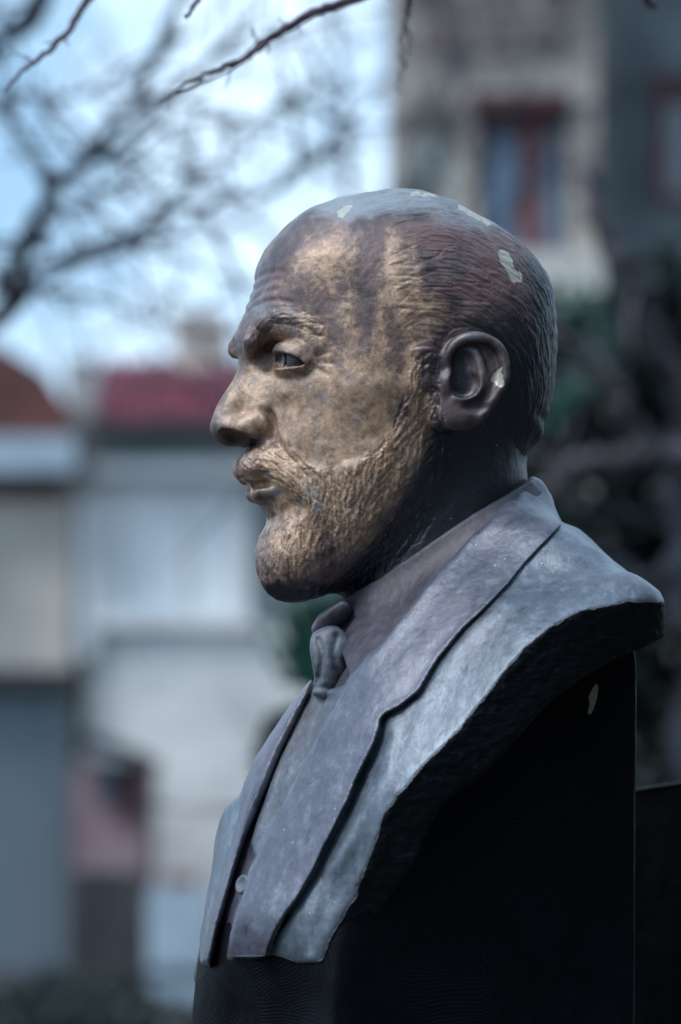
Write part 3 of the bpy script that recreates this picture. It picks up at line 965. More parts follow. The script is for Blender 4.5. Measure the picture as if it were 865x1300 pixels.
def mat_patina(name, dark, mid, light, metal=.12, rough=.36, warm=.5):
    """cast metal of the clothes: pale lavender-grey bloom broken by darker wear"""
    t = NT(name)
    n1 = t.noise(16, 7, .62, None, .5)
    n2 = t.noise(120, 6, .7)
    n3 = t.noise(80, 9, .75, t.co((1, 1, .18), (0, .6, 0)))
    d = t.attr('dark')
    w = t.math('ADD', t.math('MULTIPLY', n1, .22), t.math('ADD', t.math('MULTIPLY', n2, .38), t.math('MULTIPLY', n3, .40)))
    c = t.mix(t.ramp(w, .36, .48), C(*dark), C(*mid))
    c = t.mix(t.ramp(w, .48, .64), c, C(*light))
    c = t.mix(t.math('MULTIPLY', t.ramp(t.noise(11, 5), .5, .68), warm), c, C(.155, .125, .15))
    vor = t.t.nodes.new('ShaderNodeTexVoronoi'); vor.inputs['Scale'].default_value = 120; t.set(vor.inputs['Vector'], t.co())
    sp = t.math('MULTIPLY', t.ramp(vor.outputs['Distance'], .10, .06), t.ramp(t.noise(18, 2), .56, .62))
    c = t.mix(t.math('MULTIPLY', sp, .7), c, C(.42, .50, .56))
    c = t.mix(t.math('MULTIPLY', t.ramp(t.noise(300, 6, .75), .55, .66), .32), c, C(.035, .036, .05))
    c = t.mix(t.math('MULTIPLY', t.ramp(t.noise(45, 9, .78, t.co((1, 1, .12), (0, .75, 0))), .55, .66), .5), c, C(.05, .052, .07))
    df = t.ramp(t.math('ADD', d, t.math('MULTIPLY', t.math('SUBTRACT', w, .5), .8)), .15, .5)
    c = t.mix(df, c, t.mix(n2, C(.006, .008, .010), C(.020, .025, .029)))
    nb = t.bump(t.noise(500, 5, .7), .3, .0005)
    nb = t.bump(n3, .4, .0014, nb)
    nb = t.bump(n2, .30, .0012, nb)
    t.set(t.b.inputs['Specular Tint'], C(1, 1, 1))
    # coarser tool marks on the dark cut
    nb = t.bump(t.math('MULTIPLY', t.noise(170, 4, .6, t.co((1, 1, 2.4), (.4, .7, 0))), df), .8, .003, nb)
    r = t.math('ADD', t.math('ADD', rough, t.math('MULTIPLY', n2, .3)), t.math('MULTIPLY', df, .25))
    return t.out(c, r, t.math('MULTIPLY', t.math('SUBTRACT', 1.0, df), metal), nb, t.math('SUBTRACT', .6, t.math('MULTIPLY', df, .5)))

def mat_black_block():
    """black painted casting, combed with a toothed tool"""
    t = NT('black_combed_metal')
    vor = t.t.nodes.new('ShaderNodeTexVoronoi'); vor.inputs['Scale'].default_value = 13
    co = t.t.nodes.new('ShaderNodeVectorMath'); co.operation = 'ADD'
    nz = t.t.nodes.new('ShaderNodeTexNoise'); nz.inputs['Scale'].default_value = 14; t.set(nz.inputs['Vector'], t.co())
    sc = t.t.nodes.new('ShaderNodeVectorMath'); sc.operation = 'SCALE'; sc.inputs['Scale'].default_value = .03
    t.set(sc.inputs[0], nz.outputs['Color']); t.set(co.inputs[0], t.co()); t.set(co.inputs[1], sc.outputs[0])
    t.set(vor.inputs['Vector'], co.outputs[0])
    sep = t.t.nodes.new('ShaderNodeSeparateColor'); t.set(sep.inputs[0], vor.outputs['Color'])
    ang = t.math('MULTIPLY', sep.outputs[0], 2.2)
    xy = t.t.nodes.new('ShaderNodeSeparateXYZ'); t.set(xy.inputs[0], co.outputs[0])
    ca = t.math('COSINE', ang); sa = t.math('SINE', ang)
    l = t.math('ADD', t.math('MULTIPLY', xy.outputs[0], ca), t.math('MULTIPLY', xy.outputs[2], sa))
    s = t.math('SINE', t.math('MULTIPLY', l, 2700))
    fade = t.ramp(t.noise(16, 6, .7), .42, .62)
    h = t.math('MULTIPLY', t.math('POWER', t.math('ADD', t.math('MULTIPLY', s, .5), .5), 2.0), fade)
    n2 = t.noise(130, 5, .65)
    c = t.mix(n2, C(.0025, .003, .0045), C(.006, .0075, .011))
    c = t.mix(t.math('MULTIPLY', h, .35), c, C(.018, .023, .034))  # paler ridge tops paint the light caught by the combing
    c = t.mix(t.ramp(t.attr('chip'), .35, .65), c, C(.50, .45, .36))
    nb = t.bump(t.math('MULTIPLY', h, t.ramp(t.noise(90, 4, .7), .35, .6)), .4, .0008)
    nb = t.bump(n2, .3, .0012, nb)
    return t.out(c, t.math('ADD', .40, t.math('MULTIPLY', n2, .3)), .0, nb, .07)

M = {}
M['head'] = mat_bronze_head()
M['coat'] = mat_patina('patina_coat', (.045, .055, .080), (.115, .142, .180), (.235, .285, .34), metal=.35, rough=.22, warm=.2)
M['lapel'] = mat_patina('patina_lapel', (.048, .053, .078), (.108, .116, .155), (.20, .222, .275), metal=.35, rough=.22, warm=.38)
M['shirt'] = mat_patina('patina_shirt', (.022, .019, .028), (.052, .046, .064), (.105, .108, .135), warm=.7)
M['tie'] = mat_patina('patina_tie', (.040, .046, .062), (.105, .120, .150), (.23, .265, .31), warm=.3)
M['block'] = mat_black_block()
# ------------------------------------------------------------------ the bust
rnd = np.random.RandomState(11)
ROOT_MM = np.array([61.0, 0.0, -400.0])
bust = empty('portrait_bust', (ROOT_MM[0] * MM, 0, BZ + ROOT_MM[2] * MM))
tag(bust, 'weathered bronze bust of a bald bearded man in suit and tie, turned to the left', 'bust')

def part(name, P, Q, mat, attrs=None):
    me = to_mesh(name, P, Q, attrs, MM, ROOT_MM)
    return link(name, me, mat, bust)

def blobs(px, L):
    r = 0
    for cx, cy, sx, sy, a in L:
        r = r + a * np.exp(-((px[:, 0] - cx) / sx) ** 2 - ((px[:, 1] - cy) / sy) ** 2)
    return r

# --- head
P, Q = surface_nets(head_f, (-112, -90, -112), (126, 90, 214), H_HEAD, smooth=1, sym=True)
N = normals(P, Q)
px = mpx(P)
hm = sst(6, -3, _hairP(px)); bm = sst(3, -4, _beardP(px) + (vnoise(P, 8, 4) - .5) * 9) * (P[:, 2] > -58)
# thin combed hair reaches over the crown too
hm = np.maximum(hm, .7 * sst(.0, .5, blobs(px, [(600, 270, 90, 28, 1.0), (540, 262, 60, 22, .6)])))
cu = hp(548, 530, 70)
def flow_hair(p):
    a = p[:, 2] - cu[2]; b = p[:, 0] - cu[0]
    d = np.stack([-a, np.zeros(len(p)), b], -1)
    return d
def flow_beard(p):
    x = mpx(p)
    mou = np.exp(-((x[:, 0] - 345) / 45) ** 2 - ((x[:, 1] - 598) / 26) ** 2)
    d = np.zeros((len(p), 3)); d[:, 2] = -1
    d[:, 0] = .35 * sst(380, 560, x[:, 0]) - 1.1 * mou
    d[:, 1] += np.sign(p[:, 1]) * mou * .8
    return d
disp = strokes(P, N, hm, 3400, flow_hair, (10, 34), (.55, 1.15), (.25, .75), rnd, .15, 1.5, .12)
disp += strokes(P, N, hm, 600, flow_hair, (8, 26), (1.0, 1.9), (-.45, -.15), rnd, .12, 1.8, .10)
disp += strokes(P, N, bm, 4200, flow_beard, (8, 20), (.5, 1.05), (.45, 1.2), rnd, .26, 1.3, .32)
disp += strokes(P, N, bm, 1100, flow_beard, (8, 19), (.8, 1.5), (-.8, -.3), rnd, .26, 1.4, .32)
# brows
bp, br_ = up(_brow[0], _brow[1])
Pm = P.copy(); Pm[:, 1] = np.abs(Pm[:, 1])
sel = np.linalg.norm(Pm - EYE, axis=1) < 50
bd = np.full(len(P), 99.0); bd[sel] = chain(Pm[sel], bp, br_, 0)
brm = sst(4.0, 1.0, bd)
def flow_brow(p):
    x = mpx(p)
    d = np.zeros((len(p), 3)); t = sst(318, 395, x[:, 0])
    d[:, 0] = -(.35 + .65 * t); d[:, 2] = .75 - 1.15 * t; d[:, 1] = np.sign(p[:, 1]) * .5
    return d
disp += strokes(P, N, brm, 520, flow_brow, (6, 12), (.6, 1.0), (.35, .85), rnd, .25, 1.3, .3)
disp += strokes(P, N, brm, 120, flow_brow, (6, 11), (.9, 1.3), (-.5, -.2), rnd, .25, 1.4, .3)
# hand-modelled unevenness of the skin
disp += (fbm(P, 14, 3, 3) - .5) * .9 + (fbm(P, 5, 2, 9) - .5) * .35 * (1 - hm)
P2 = P + N * disp[:, None]

near = sst(-5, 10, P[:, 1])
gold = blobs(px, [(445, 520, 85, 75, 1.15), (425, 325, 70, 55, .52), (490, 430, 45, 80, .75), (372, 510, 45, 50, .75), (310, 505, 45, 55, .75), (345, 600, 50, 34, .85),
                  (505, 620, 42, 70, .75), (440, 640, 75, 60, .90), (365, 690, 45, 50, .80), (515, 345, 34, 60, .52), (530, 540, 26, 90, .40), (560, 400, 22, 18, .45), (380, 425, 35, 25, .45), (400, 380, 90, 60, .20)])
gold -= blobs(px, [(472, 330, 15, 75, .55), (500, 455, 14, 60, .65), (466, 420, 10, 60, .35), (330, 360, 30, 60, .25), (500, 520, 26, 20, .5), (360, 455, 28, 14, .30), (430, 562, 34, 12, .15), (295, 560, 45, 9, .9), (415, 650, 12, 40, .3), (345, 510, 10, 25, .4)])
dark = sst(545, 600, px[:, 0] + .30 * (px[:, 1] - 450)) * sst(330, 470, px[:, 1] - .30 * (px[:, 0] - 600)) * 1.0  # dark patina of hair and neck, deepened by painted shade
dark = np.maximum(dark, sst(0, 60, px[:, 0] + .62 * px[:, 1] - 862 + (fbm(P, 20, 3, 14) - .5) * 60) * sst(560, 640, px[:, 1]))  # shade under the jaw, painted into the colour
dark = np.maximum(dark, .9 * sst(728, 752, px[:, 1] + (fbm(P, 7, 4, 15) - .5) * 34))  # shade on the underside of the chin, painted into the colour
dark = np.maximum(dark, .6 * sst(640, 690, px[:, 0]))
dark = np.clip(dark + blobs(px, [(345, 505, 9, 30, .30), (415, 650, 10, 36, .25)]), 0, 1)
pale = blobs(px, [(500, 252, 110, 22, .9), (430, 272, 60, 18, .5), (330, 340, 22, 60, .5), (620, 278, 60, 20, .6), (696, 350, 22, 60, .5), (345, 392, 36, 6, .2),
                  (326, 398, 22, 20, .3), (520, 310, 60, 20, .25), (640, 330, 60, 40, .25), (300, 440, 12, 10, .5), (395, 470, 40, 34, .18), (340, 695, 20, 40, .42), (318, 585, 26, 18, .35), (335, 650, 14, 14, .4), (285, 530, 22, 40, .35), (345, 625, 22, 8, .7)])  # the brow and lower-lip spots are highlights painted into the colour
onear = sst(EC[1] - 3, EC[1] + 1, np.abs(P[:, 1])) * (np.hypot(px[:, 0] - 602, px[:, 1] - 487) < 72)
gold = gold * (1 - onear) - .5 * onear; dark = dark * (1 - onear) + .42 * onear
pale = pale * (1 - onear) + onear * blobs(px, [(596, 428, 22, 5, .8), (638, 460, 6, 30, .5), (607, 490, 4, 10, .6), (585, 530, 14, 12, .5), (574, 480, 5, 7, .4), (592, 506, 14, 3, .3)])  # highlights on the ear's rim and folds, painted as pale spots
chip = np.zeros(len(P))
for poly in ([(627, 480), (631, 470), (637, 466), (638, 476), (640, 486), (636, 491), (628, 487)], [(634, 319), (643, 317), (650, 326), (652, 338), (662, 346), (661, 356), (652, 356), (645, 349), (640, 336), (634, 328)], [(426, 276), (434, 262), (446, 262), (442, 270), (434, 278)],
             [(583, 258), (600, 264), (622, 281), (618, 284), (598, 273), (584, 263)], [(522, 243), (548, 244), (552, 248), (528, 247)]):
    chip = np.maximum(chip, sst(.9, -.9, Grid2(poly, n=3, step=1.0, mar=20)(px) + (fbm(P, 4, 3, 5) - .5) * 5.0) * (P[:, 1] > 0))
red = blobs(px, [(570, 305, 60, 22, .9), (610, 345, 50, 30, .8), (520, 300, 26, 20, .8), (370, 318, 35, 22, .7), (340, 350, 20, 30, .5), (395, 300, 26, 14, .6), (545, 560, 16, 60, .5), (300, 548, 24, 12, .5)])
blue = blobs(px, [(404, 645, 5, 5, 1.2), (398, 628, 4, 5, .9), (391, 615, 3, 3, .8), (380, 640, 4, 3, .5)]) * near
drip = np.exp(-((px[:, 0] - (398 + 6 * sst(520, 600, px[:, 1]) + 2 * np.sin(px[:, 1] / 17))) / 1.3) ** 2) * sst(450, 470, px[:, 1]) * sst(640, 610, px[:, 1])
blue = np.clip(blue + drip * .45 * near, 0, 1)
P3 = P2 - N * (chip * .5)[:, None]
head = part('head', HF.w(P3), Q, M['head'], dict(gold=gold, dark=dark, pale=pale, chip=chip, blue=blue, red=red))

# --- eyes with cut iris and pupil
def eye_mesh(sgn):
    c = EYE * np.array([1, sgn, 1])
    g = np.array([math.cos(math.radians(7)), sgn * math.sin(math.radians(7)), 0.03]); g /= np.linalg.norm(g)
    nu, nv = 72, 56
    # polar grid round the gaze axis
    a1 = np.cross(g, [0, 0, 1.0]); a1 /= np.linalg.norm(a1); a2 = np.cross(a1, g)
    th = np.concatenate([[0.0], np.linspace(.03, .75, 34), np.linspace(.80, math.pi - .02, 22)])
    V = []
    for t in th:
        r = ER - 1.3
        r -= 1.0 * math.exp(-((t - .52) / .055) ** 2)                 # ring of the iris
        r -= 4.5 * float(sst(.40, .28, np.array(t)))                  # drilled pupil
        for k in range(nu):
            a = 2 * math.pi * k / nu
            V.append(c + r * (g * math.cos(t) + (a1 * math.cos(a) + a2 * math.sin(a)) * math.sin(t)))
    F = []
    for i in range(len(th) - 1):
        for k in range(nu):
            F.append((i * nu + k, i * nu + (k + 1) % nu, (i + 1) * nu + (k + 1) % nu, (i + 1) * nu + k))
    return np.array(V), np.array(F)
for sgn in (1, -1):
    Ve, Fe = eye_mesh(sgn)
    z = np.zeros(len(Ve))
    nu = 72
    dk = np.repeat(np.concatenate([[0.0], np.linspace(.03, .75, 34), np.linspace(.80, math.pi - .02, 22)]), nu)
    part('eye', HF.w(Ve), Fe, M['head'], dict(red=z, gold=z + .35, dark=np.where(dk < .42, 1.3, np.where(np.abs(dk - .54) < .09, 1.1, .62)), pale=z - .3, chip=z, blue=z))

# --- clothes
def cloth(name, fn, lo, hi, h, mat, dark=None, disp_a=.8, extra=None):
    P, Q = surface_nets(fn, lo, hi, h, smooth=2)
    N = normals(P, Q)
    px = screen(P)
    dk = np.zeros(len(P)) if dark is None else dark(P, px)
    d = (fbm(P, 22, 3, 2) - .5) * disp_a + (fbm(P, 6, 2, 6) - .5) * .45
    if extra is not None: d = d + extra(P, N, px, dk)
    return part(name, P + N * d[:, None], Q, mat, dict(dark=dk, chip=np.zeros(len(P))))

_stick = Grid2([(374, 990), (419, 971), (422, 981), (377, 1004)], smooth=False, mar=30, step=1)
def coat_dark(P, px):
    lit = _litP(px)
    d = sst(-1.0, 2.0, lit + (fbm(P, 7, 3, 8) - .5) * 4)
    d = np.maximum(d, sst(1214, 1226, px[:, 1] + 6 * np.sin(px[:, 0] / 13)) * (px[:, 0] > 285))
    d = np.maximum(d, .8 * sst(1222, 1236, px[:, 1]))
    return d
def coat_extra(P, N, px, dk):
    return -dk * (fbm(P * np.array([1, 1, 1.0]), 5, 3, 12) * 2.6 - 1.0)
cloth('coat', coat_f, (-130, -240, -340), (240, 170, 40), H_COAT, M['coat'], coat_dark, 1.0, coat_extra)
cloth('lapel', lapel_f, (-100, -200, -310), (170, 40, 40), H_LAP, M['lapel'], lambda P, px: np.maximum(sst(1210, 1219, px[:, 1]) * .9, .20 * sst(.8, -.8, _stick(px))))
cloth('lapel', far_lapel_f, (-120, -110, -310), (20, 40, -80), H_LAP, M['lapel'])
cloth('shirt_collar', shirt_collar_f, (-30, -140, -130), (150, 20, 40), H_LAP, M['shirt'])
cloth('shirt_collar', far_collar_f, (-60, -90, -120), (60, 40, -40), H_LAP, M['shirt'])
cloth('tie_knot', tie_knot_f, (-60, -100, -140), (60, 20, -50), H_LAP, M['tie'], None, 1.6)
cloth('necktie', tie_f, (-90, -140, -260), (60, 20, -80), H_LAP, M['tie'], None, 1.6)
cloth('shirt_front', shirt_f, (-120, -140, -320), (60, 40, -50), H_LAP, M['shirt'])
def button_f(P):
    c = BTN
    q = P - c
    w = q @ BN; r = np.sqrt(np.maximum((q * q).sum(1) - w * w, 0))
    f = smax(r - 6.2, np.abs(w) - 1.9, 1.6)
    f = smax(f, -(np.sqrt((r - 0) ** 2 * .35 + (w - 3.2) ** 2) - 2.6), .8)
    return f
def relief_pt(px_, py_, lift):
    r = VDIR * DIST + VRT * (px_ - 432.5) * .5 + VUP * (650 - py_) * .5
    L = np.linalg.norm(r); r = r / L; t = L - 250
    for _ in range(120):
        d = REL(CAMV + r * t)[()] if False else REL((CAMV + r * t)[None])[0] - lift
        t += d * .6
    q = CAMV + r * t
    g = np.array([REL((q + np.eye(3)[k])[None])[0] - REL((q - np.eye(3)[k])[None])[0] for k in range(3)])
    return q, g / np.linalg.norm(g)
BTN, BN = relief_pt(309, 1123, 3.0)
BN = BN + np.array([-.1, -.45, 0]); BN /= np.linalg.norm(BN)
cloth('button', button_f, BTN - 11, BTN + 11, .6, M['tie'], None, .2)
# --- the block
Pb, Qb = surface_nets(block_f, (-130, -240, -402), (240, 220, -40), H_COAT * 1.25, smooth=1)
pb = screen(Pb)
bch = np.zeros(len(Pb))
for poly in ([(757, 868), (760, 874), (757, 890), (752, 904), (746, 908), (749, 894), (748, 884)], [(788, 832), (780, 838), (776, 840), (784, 833)]):
    bch = np.maximum(bch, sst(1.2, -1.2, Grid2(poly, n=3, step=1, mar=20)(pb)) * (Pb[:, 1] < 0))
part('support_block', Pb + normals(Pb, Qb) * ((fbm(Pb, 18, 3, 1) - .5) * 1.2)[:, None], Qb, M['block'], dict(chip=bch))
# ------------------------------------------------------------------ placing things: a photo pixel at a given depth (metres behind the bust)
def at(px, py, Y):
    r = VDIR * DIST + VRT * (px - 432.5) * .5 + VUP * (650 - py) * .5
    t = (Y * 1000 - CAMV[1]) / r[1]
    p = (CAMV + r * t) * MM
    return Vector((p[0], p[1], p[2] + BZ))

def mesh_obj(name, V, F, mat, parent=None, smooth=False, loc=None):
    me = bpy.data.meshes.new(name)
    me.from_pydata([tuple(v) for v in V], [], F)
    me.update()
    if smooth: me.polygons.foreach_set('use_smooth', [True] * len(me.polygons))
    me.materials.append(mat)
    o = bpy.data.objects.new(name, me); COL.objects.link(o)
    if parent is not None:
        o.parent = parent
        o.matrix_parent_inverse = Matrix.Translation(-Vector(parent.location))
    return o

def boxes(name, L, mat, parent=None):
    """one mesh of boxes (x0, x1, y0, y1, z0, z1), edges eased by a hair"""
    V = []; F = []
    for x0, x1, y0, y1, z0, z1 in L:
        b = len(V)
        V += [(x, y, z) for z in (z0, z1) for y in (y0, y1) for x in (x0, x1)]
        F += [tuple(b + i for i in q) for q in ((0, 2, 3, 1), (4, 5, 7, 6), (0, 1, 5, 4), (2, 6, 7, 3), (0, 4, 6, 2), (1, 3, 7, 5))]
    return mesh_obj(name, V, F, mat, parent)

def prism(name, outline, y0, y1, mat, parent=None):
    """outline (x, z) counter-clockwise seen from the camera, pushed back from y0 to y1"""
    n = len(outline)
    V = [(x, y0, z) for x, z in outline] + [(x, y1, z) for x, z in outline]
    F = [tuple(range(n)), tuple(range(2 * n - 1, n - 1, -1))] + [(i + n, (i + 1) % n + n, (i + 1) % n, i) for i in range(n)]
    return mesh_obj(name, V, F, mat, parent)

def tube_geo(pts, rs, seg=8, V=None, F=None, rng=None, rough=0.0):
    V = [] if V is None else V; F = [] if F is None else F
    P = [Vector(p) for p in pts]
    b0 = len(V); up_ = Vector((.13, .2, 1)).normalized()
    for i, p in enumerate(P):
        d = (P[min(i + 1, len(P) - 1)] - P[max(i - 1, 0)]).normalized()
        a = d.cross(up_)
        if a.length < .1: a = d.cross(Vector((1, 0, 0)))
        a.normalize(); b = d.cross(a)
        for k in range(seg):
            t = 2 * math.pi * k / seg
            r = rs[i] * (1 + (rng.uniform(-rough, rough) if rng else 0))
            V.append(p + (a * math.cos(t) + b * math.sin(t)) * r)
    for i in range(len(P) - 1):
        for k in range(seg):
            F.append((b0 + i * seg + k, b0 + i * seg + (k + 1) % seg, b0 + (i + 1) * seg + (k + 1) % seg, b0 + (i + 1) * seg + k))
    F.append(tuple(b0 + k for k in range(seg))[::-1]); F.append(tuple(b0 + (len(P) - 1) * seg + k for k in range(seg)))
    return V, F

def limb(name, pts, r0, r1, mat, parent, rng, seg=9, wob=.02, twigs=0, tl_=.6, tr=.006, buds=0, n=6):
    """a crooked tapering limb through pts with its own side twigs"""
    C_ = [Vector(c) for c in spline([tuple(p) for p in pts], n)]
    L = len(C_)
    for i in range(1, L - 1): C_[i] = C_[i] + Vector([rng.gauss(0, wob) for _ in range(3)])
    rs = [r0 + (r1 - r0) * (i / (L - 1)) ** .8 for i in range(L)]
    V, F = tube_geo(C_, rs, seg, rng=rng, rough=.12)
    def sprout(a, d, ln, r, dep):
        m = 7; q = [a]
        for i in range(m):
            d = (d + Vector([rng.gauss(0, .16) for _ in range(3)])).normalized()
            q.append(q[-1] + d * ln / m)
        tube_geo(q, [r * (1 - .75 * i / m) * (1.25 if buds and i % 3 == 2 else 1) for i in range(m + 1)], 5, V, F)
        if dep > 0:
            for _ in range(rng.randint(2, 4)):
                i = rng.randint(1, m - 1)
                e = (d + Vector([rng.gauss(0, .55) for _ in range(3)])).normalized()
                sprout(q[i], e, ln * rng.uniform(.35, .6), r * .55, dep - 1)
    for _ in range(twigs):
        i = rng.randint(1, L - 2)
        d = (C_[i + 1] - C_[i]).normalized()
        e = (d * .6 + Vector([rng.gauss(0, .6) for _ in range(3)])).normalized()
        sprout(C_[i], e, tl_ * rng.uniform(.5, 1.3), tr, 1)
    return mesh_obj(name, V, F, mat, parent, True)

def leaves_geo(n, pos, size, rng):
    """n small folded leaf quads; pos(k) gives centre arrays"""
    c = pos(n)
    u = rng.normal(size=(n, 3)); u /= np.linalg.norm(u, axis=1)[:, None]
    w = rng.normal(size=(n, 3)); w -= (w * u).sum(1)[:, None] * u; w /= np.linalg.norm(w, axis=1)[:, None]
    s = (size * rng.uniform(.55, 1.3, n))[:, None]
    P = np.stack([c - u * s, c + w * s * .45 , c + u * s, c - w * s * .45], 1).reshape(-1, 3)
    Q = np.arange(n * 4).reshape(-1, 4)
    return P, Q

def leaf_obj(name, P, Q, mat, parent):
    me = to_mesh(name, P, Q, None, 1.0)
    me.polygons.foreach_set('use_smooth', np.zeros(len(Q), bool))
    o = link(name, me, mat, parent)
    if parent is not None: o.matrix_parent_inverse = Matrix.Translation(-Vector(parent.location))
    return o

# ------------------------------------------------------------------ background materials
B = {}
B['ground'] = mat_plain('bare_earth', (.018, .018, .017), (.05, .046, .042), 1.3, .95, .6, .03)
B['white_wall'] = mat_plain('whitewashed_rubble', (.56, .58, .60), (.82, .83, .84), .9, .9, .6, .04)
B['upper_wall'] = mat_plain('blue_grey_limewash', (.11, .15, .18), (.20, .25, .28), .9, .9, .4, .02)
B['cream_wall'] = mat_plain('cream_render', (.48, .45, .42), (.68, .65, .60), .6, .9, .4, .02)
B['grey_wall'] = mat_plain('grey_render', (.30, .31, .32), (.42, .43, .44), .8, .9, .4, .02)
B['red_tiles'] = mat_plain('red_roof_tiles', (.12, .016, .034), (.23, .030, .055), 1.6, .7, .4, .02)
B['brown_tiles'] = mat_plain('brown_roof_tiles', (.06, .028, .028), (.17, .058, .048), 1.6, .8, .4, .02)
B['white_paint'] = mat_plain('white_paint', (.62, .66, .70), (.80, .82, .84), 2.0, .45, .1, .01)
B['pale_blue'] = mat_plain('pale_blue_plastic', (.30, .38, .45), (.40, .50, .58), 2.0, .5, .1, .01)
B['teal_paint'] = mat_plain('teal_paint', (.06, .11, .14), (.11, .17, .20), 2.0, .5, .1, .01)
B['dark_red'] = mat_plain('dark_red_wood', (.035, .010, .014), (.085, .020, .026), 3.0, .7, .3, .01)
B['brick_red'] = mat_plain('red_brown_wood', (.12, .035, .035), (.20, .06, .055), 3.0, .7, .3, .01)
B['metal_door'] = mat_plain('zinc_sheet', (.13, .17, .20), (.24, .29, .33), .7, .5, .3, .01, .4, (1, 1, .15))
B['dark_wood'] = mat_plain('dark_wood', (.02, .025, .03), (.05, .055, .06), 2.0, .8, .3, .01)
B['pink_sheet'] = mat_plain('faded_pink_sheet', (.17, .10, .125), (.28, .20, .23), 1.5, .7, .3, .02)
B['soffit'] = mat_plain('shaded_soffit', (.16, .20, .21), (.24, .28, .29), 1.0, .9, .2, .01)  # dark band standing for the shade under the eaves
B['old_wall'] = mat_plain('old_stone_wall', (.06, .055, .055), (.50, .46, .41), 1.2, .95, .9, .06, 0, None, 8)
B['teal_wall'] = mat_plain('blue_grey_render', (.055, .07, .08), (.19, .21, .22), 1.3, .95, .5, .03)
B['lead'] = mat_plain('grey_lead', (.03, .04, .045), (.06, .07, .08), 1, .5, .2, .01, .5)
B['curtain'] = mat_plain('blue_curtain', (.24, .33, .45), (.36, .48, .60), 1.5, .9, .3, .02, 0, (6, 1, .4))
B['bark'] = mat_plain('bark', (.025, .030, .042), (.060, .065, .085), 9, .9, .8, .02)
B['pale_bark'] = mat_plain('pale_bark', (.05, .048, .055), (.13, .11, .13), 5, .85, .8, .02)
B['twig'] = mat_plain('twig_bark', (.045, .028, .050), (.13, .085, .12), 40, .7, .6, .002)
B['leaf'] = mat_plain('evergreen_leaf', (.004, .009, .010), (.010, .024, .022), 6, .5, .0, .01)
B['leaf_green'] = mat_plain('bright_leaf', (.008, .06, .045), (.02, .12, .08), 6, .45, .0, .01)  # lighter copy of the leaf colour, painting leaves that catch light
B['granite'] = mat_plain('black_granite', (.002, .002, .003), (.005, .006, .007), 60, .6, .2, .001)
B['granite'].node_tree.nodes['Principled BSDF'].inputs['Specular IOR Level'].default_value = .05
B['stone'] = mat_plain('pedestal_stone', (.10, .10, .10), (.18, .18, .175), 12, .85, .5, .004)
def mat_glass(name, col, rough=.12):
    t = NT(name)
    n = t.noise(1.2, 3)
    return t.out(t.mix(n, C(*[c * .8 for c in col]), C(*[c * 1.15 for c in col])), rough, 0.0, None, .9)
B['bright_glass'] = mat_glass('window_with_white_net_curtain', (.80, .87, .92), .4)  # pale base colour paints the bright reflection on the pane
B['dark_glass'] = mat_glass('dark_window_glass', (.03, .05, .08))

# ------------------------------------------------------------------ ground
gn = 60
gx = np.concatenate([-np.geomspace(400, 1, gn), [0], np.geomspace(1, 400, gn)])
G = np.stack(np.meshgrid(gx, gx, indexing='ij'), -1).reshape(-1, 2)
gz = (fbm(np.column_stack([G, G[:, 0] * 0]), 3.0, 3, 2) - .5) * .12 * np.exp(-(G ** 2).sum(1) / 3000)
k = len(gx)
idx = np.arange(k * k).reshape(k, k)
GQ = np.stack([idx[:-1, :-1], idx[1:, :-1], idx[1:, 1:], idx[:-1, 1:]], -1).reshape(-1, 4)
go = link('ground', to_mesh('ground', np.column_stack([G, gz]), GQ, None, 1.0), B['ground'])
tag(go, kind='structure')

# ------------------------------------------------------------------ pedestal and the dark stone beside it
pz = BZ - .402
ped = empty('stone_pedestal', (.061, 0, 0))
tag(ped, 'square grey stone pedestal carrying the bust', 'pedestal')
def tframe_box(name, u0, u1, v0, v1, z0, z1, mat, parent, bev=.006):
    V = []
    for z, e in ((z0, 0), (z1 - bev, 0), (z1, bev)):
        for u, v in ((u0 + e, v0 + e), (u1 - e, v0 + e), (u1 - e, v1 - e), (u0 + e, v1 - e)):
            w = TF.w(np.array([[u * 1000, v * 1000, 0]]))[0] * MM
            V.append((w[0], w[1], z))
    F = [(3, 2, 1, 0), (8, 9, 10, 11)] + [(a + i, a + (i + 1) % 4, a + 4 + (i + 1) % 4, a + 4 + i) for a in (0, 4) for i in range(4)]
    return mesh_obj(name, V, F, mat, parent)
tframe_box('cap', -.17, .20, -.17, .17, pz - .09, pz, B['stone'], ped)
tframe_box('shaft', -.14, .17, -.14, .14, .15, pz - .09, B['stone'], ped)
tframe_box('base', -.22, .25, -.22, .22, -.10, .15, B['stone'], ped)

slab = empty('memorial_slab', (.55, .28, 0))
tag(slab, 'low black granite slab standing behind the bust, only its thin top edge catching light', 'slab')
a = at(700, 1010, .30); b = at(806, 1003, .30); c = at(835, 998, .30); d = at(900, 989, .30); e = at(1100, 975, .30)
prism('stone_face', [(a.x, -.1), (e.x, -.1), (e.x, e.z), (d.x, d.z), (c.x, c.z), (b.x, b.z), (a.x, a.z)], .30, .42, B['granite'], slab)
V, F = tube_geo([p + Vector((0, -.001, 0)) for p in (a, b, c, d, e)], [.0008] * 5, 6)
mesh_obj('chipped_edge', V, F, B['lead'], slab)  # paler thread along the slab top paints light on its edge

# ------------------------------------------------------------------ the house to the left, beyond the square
Y = 35.0
def X(px, Y_=Y): return at(px, 650, Y_).x
def Z(py, Y_=Y): return at(432, py, Y_).z
h1 = empty('white_house', (X(290), Y + 4, 0))
tag(h1, 'white rendered house with crimson roof and one large white framed window', 'house')
wx0, wx1 = X(108), X(505)
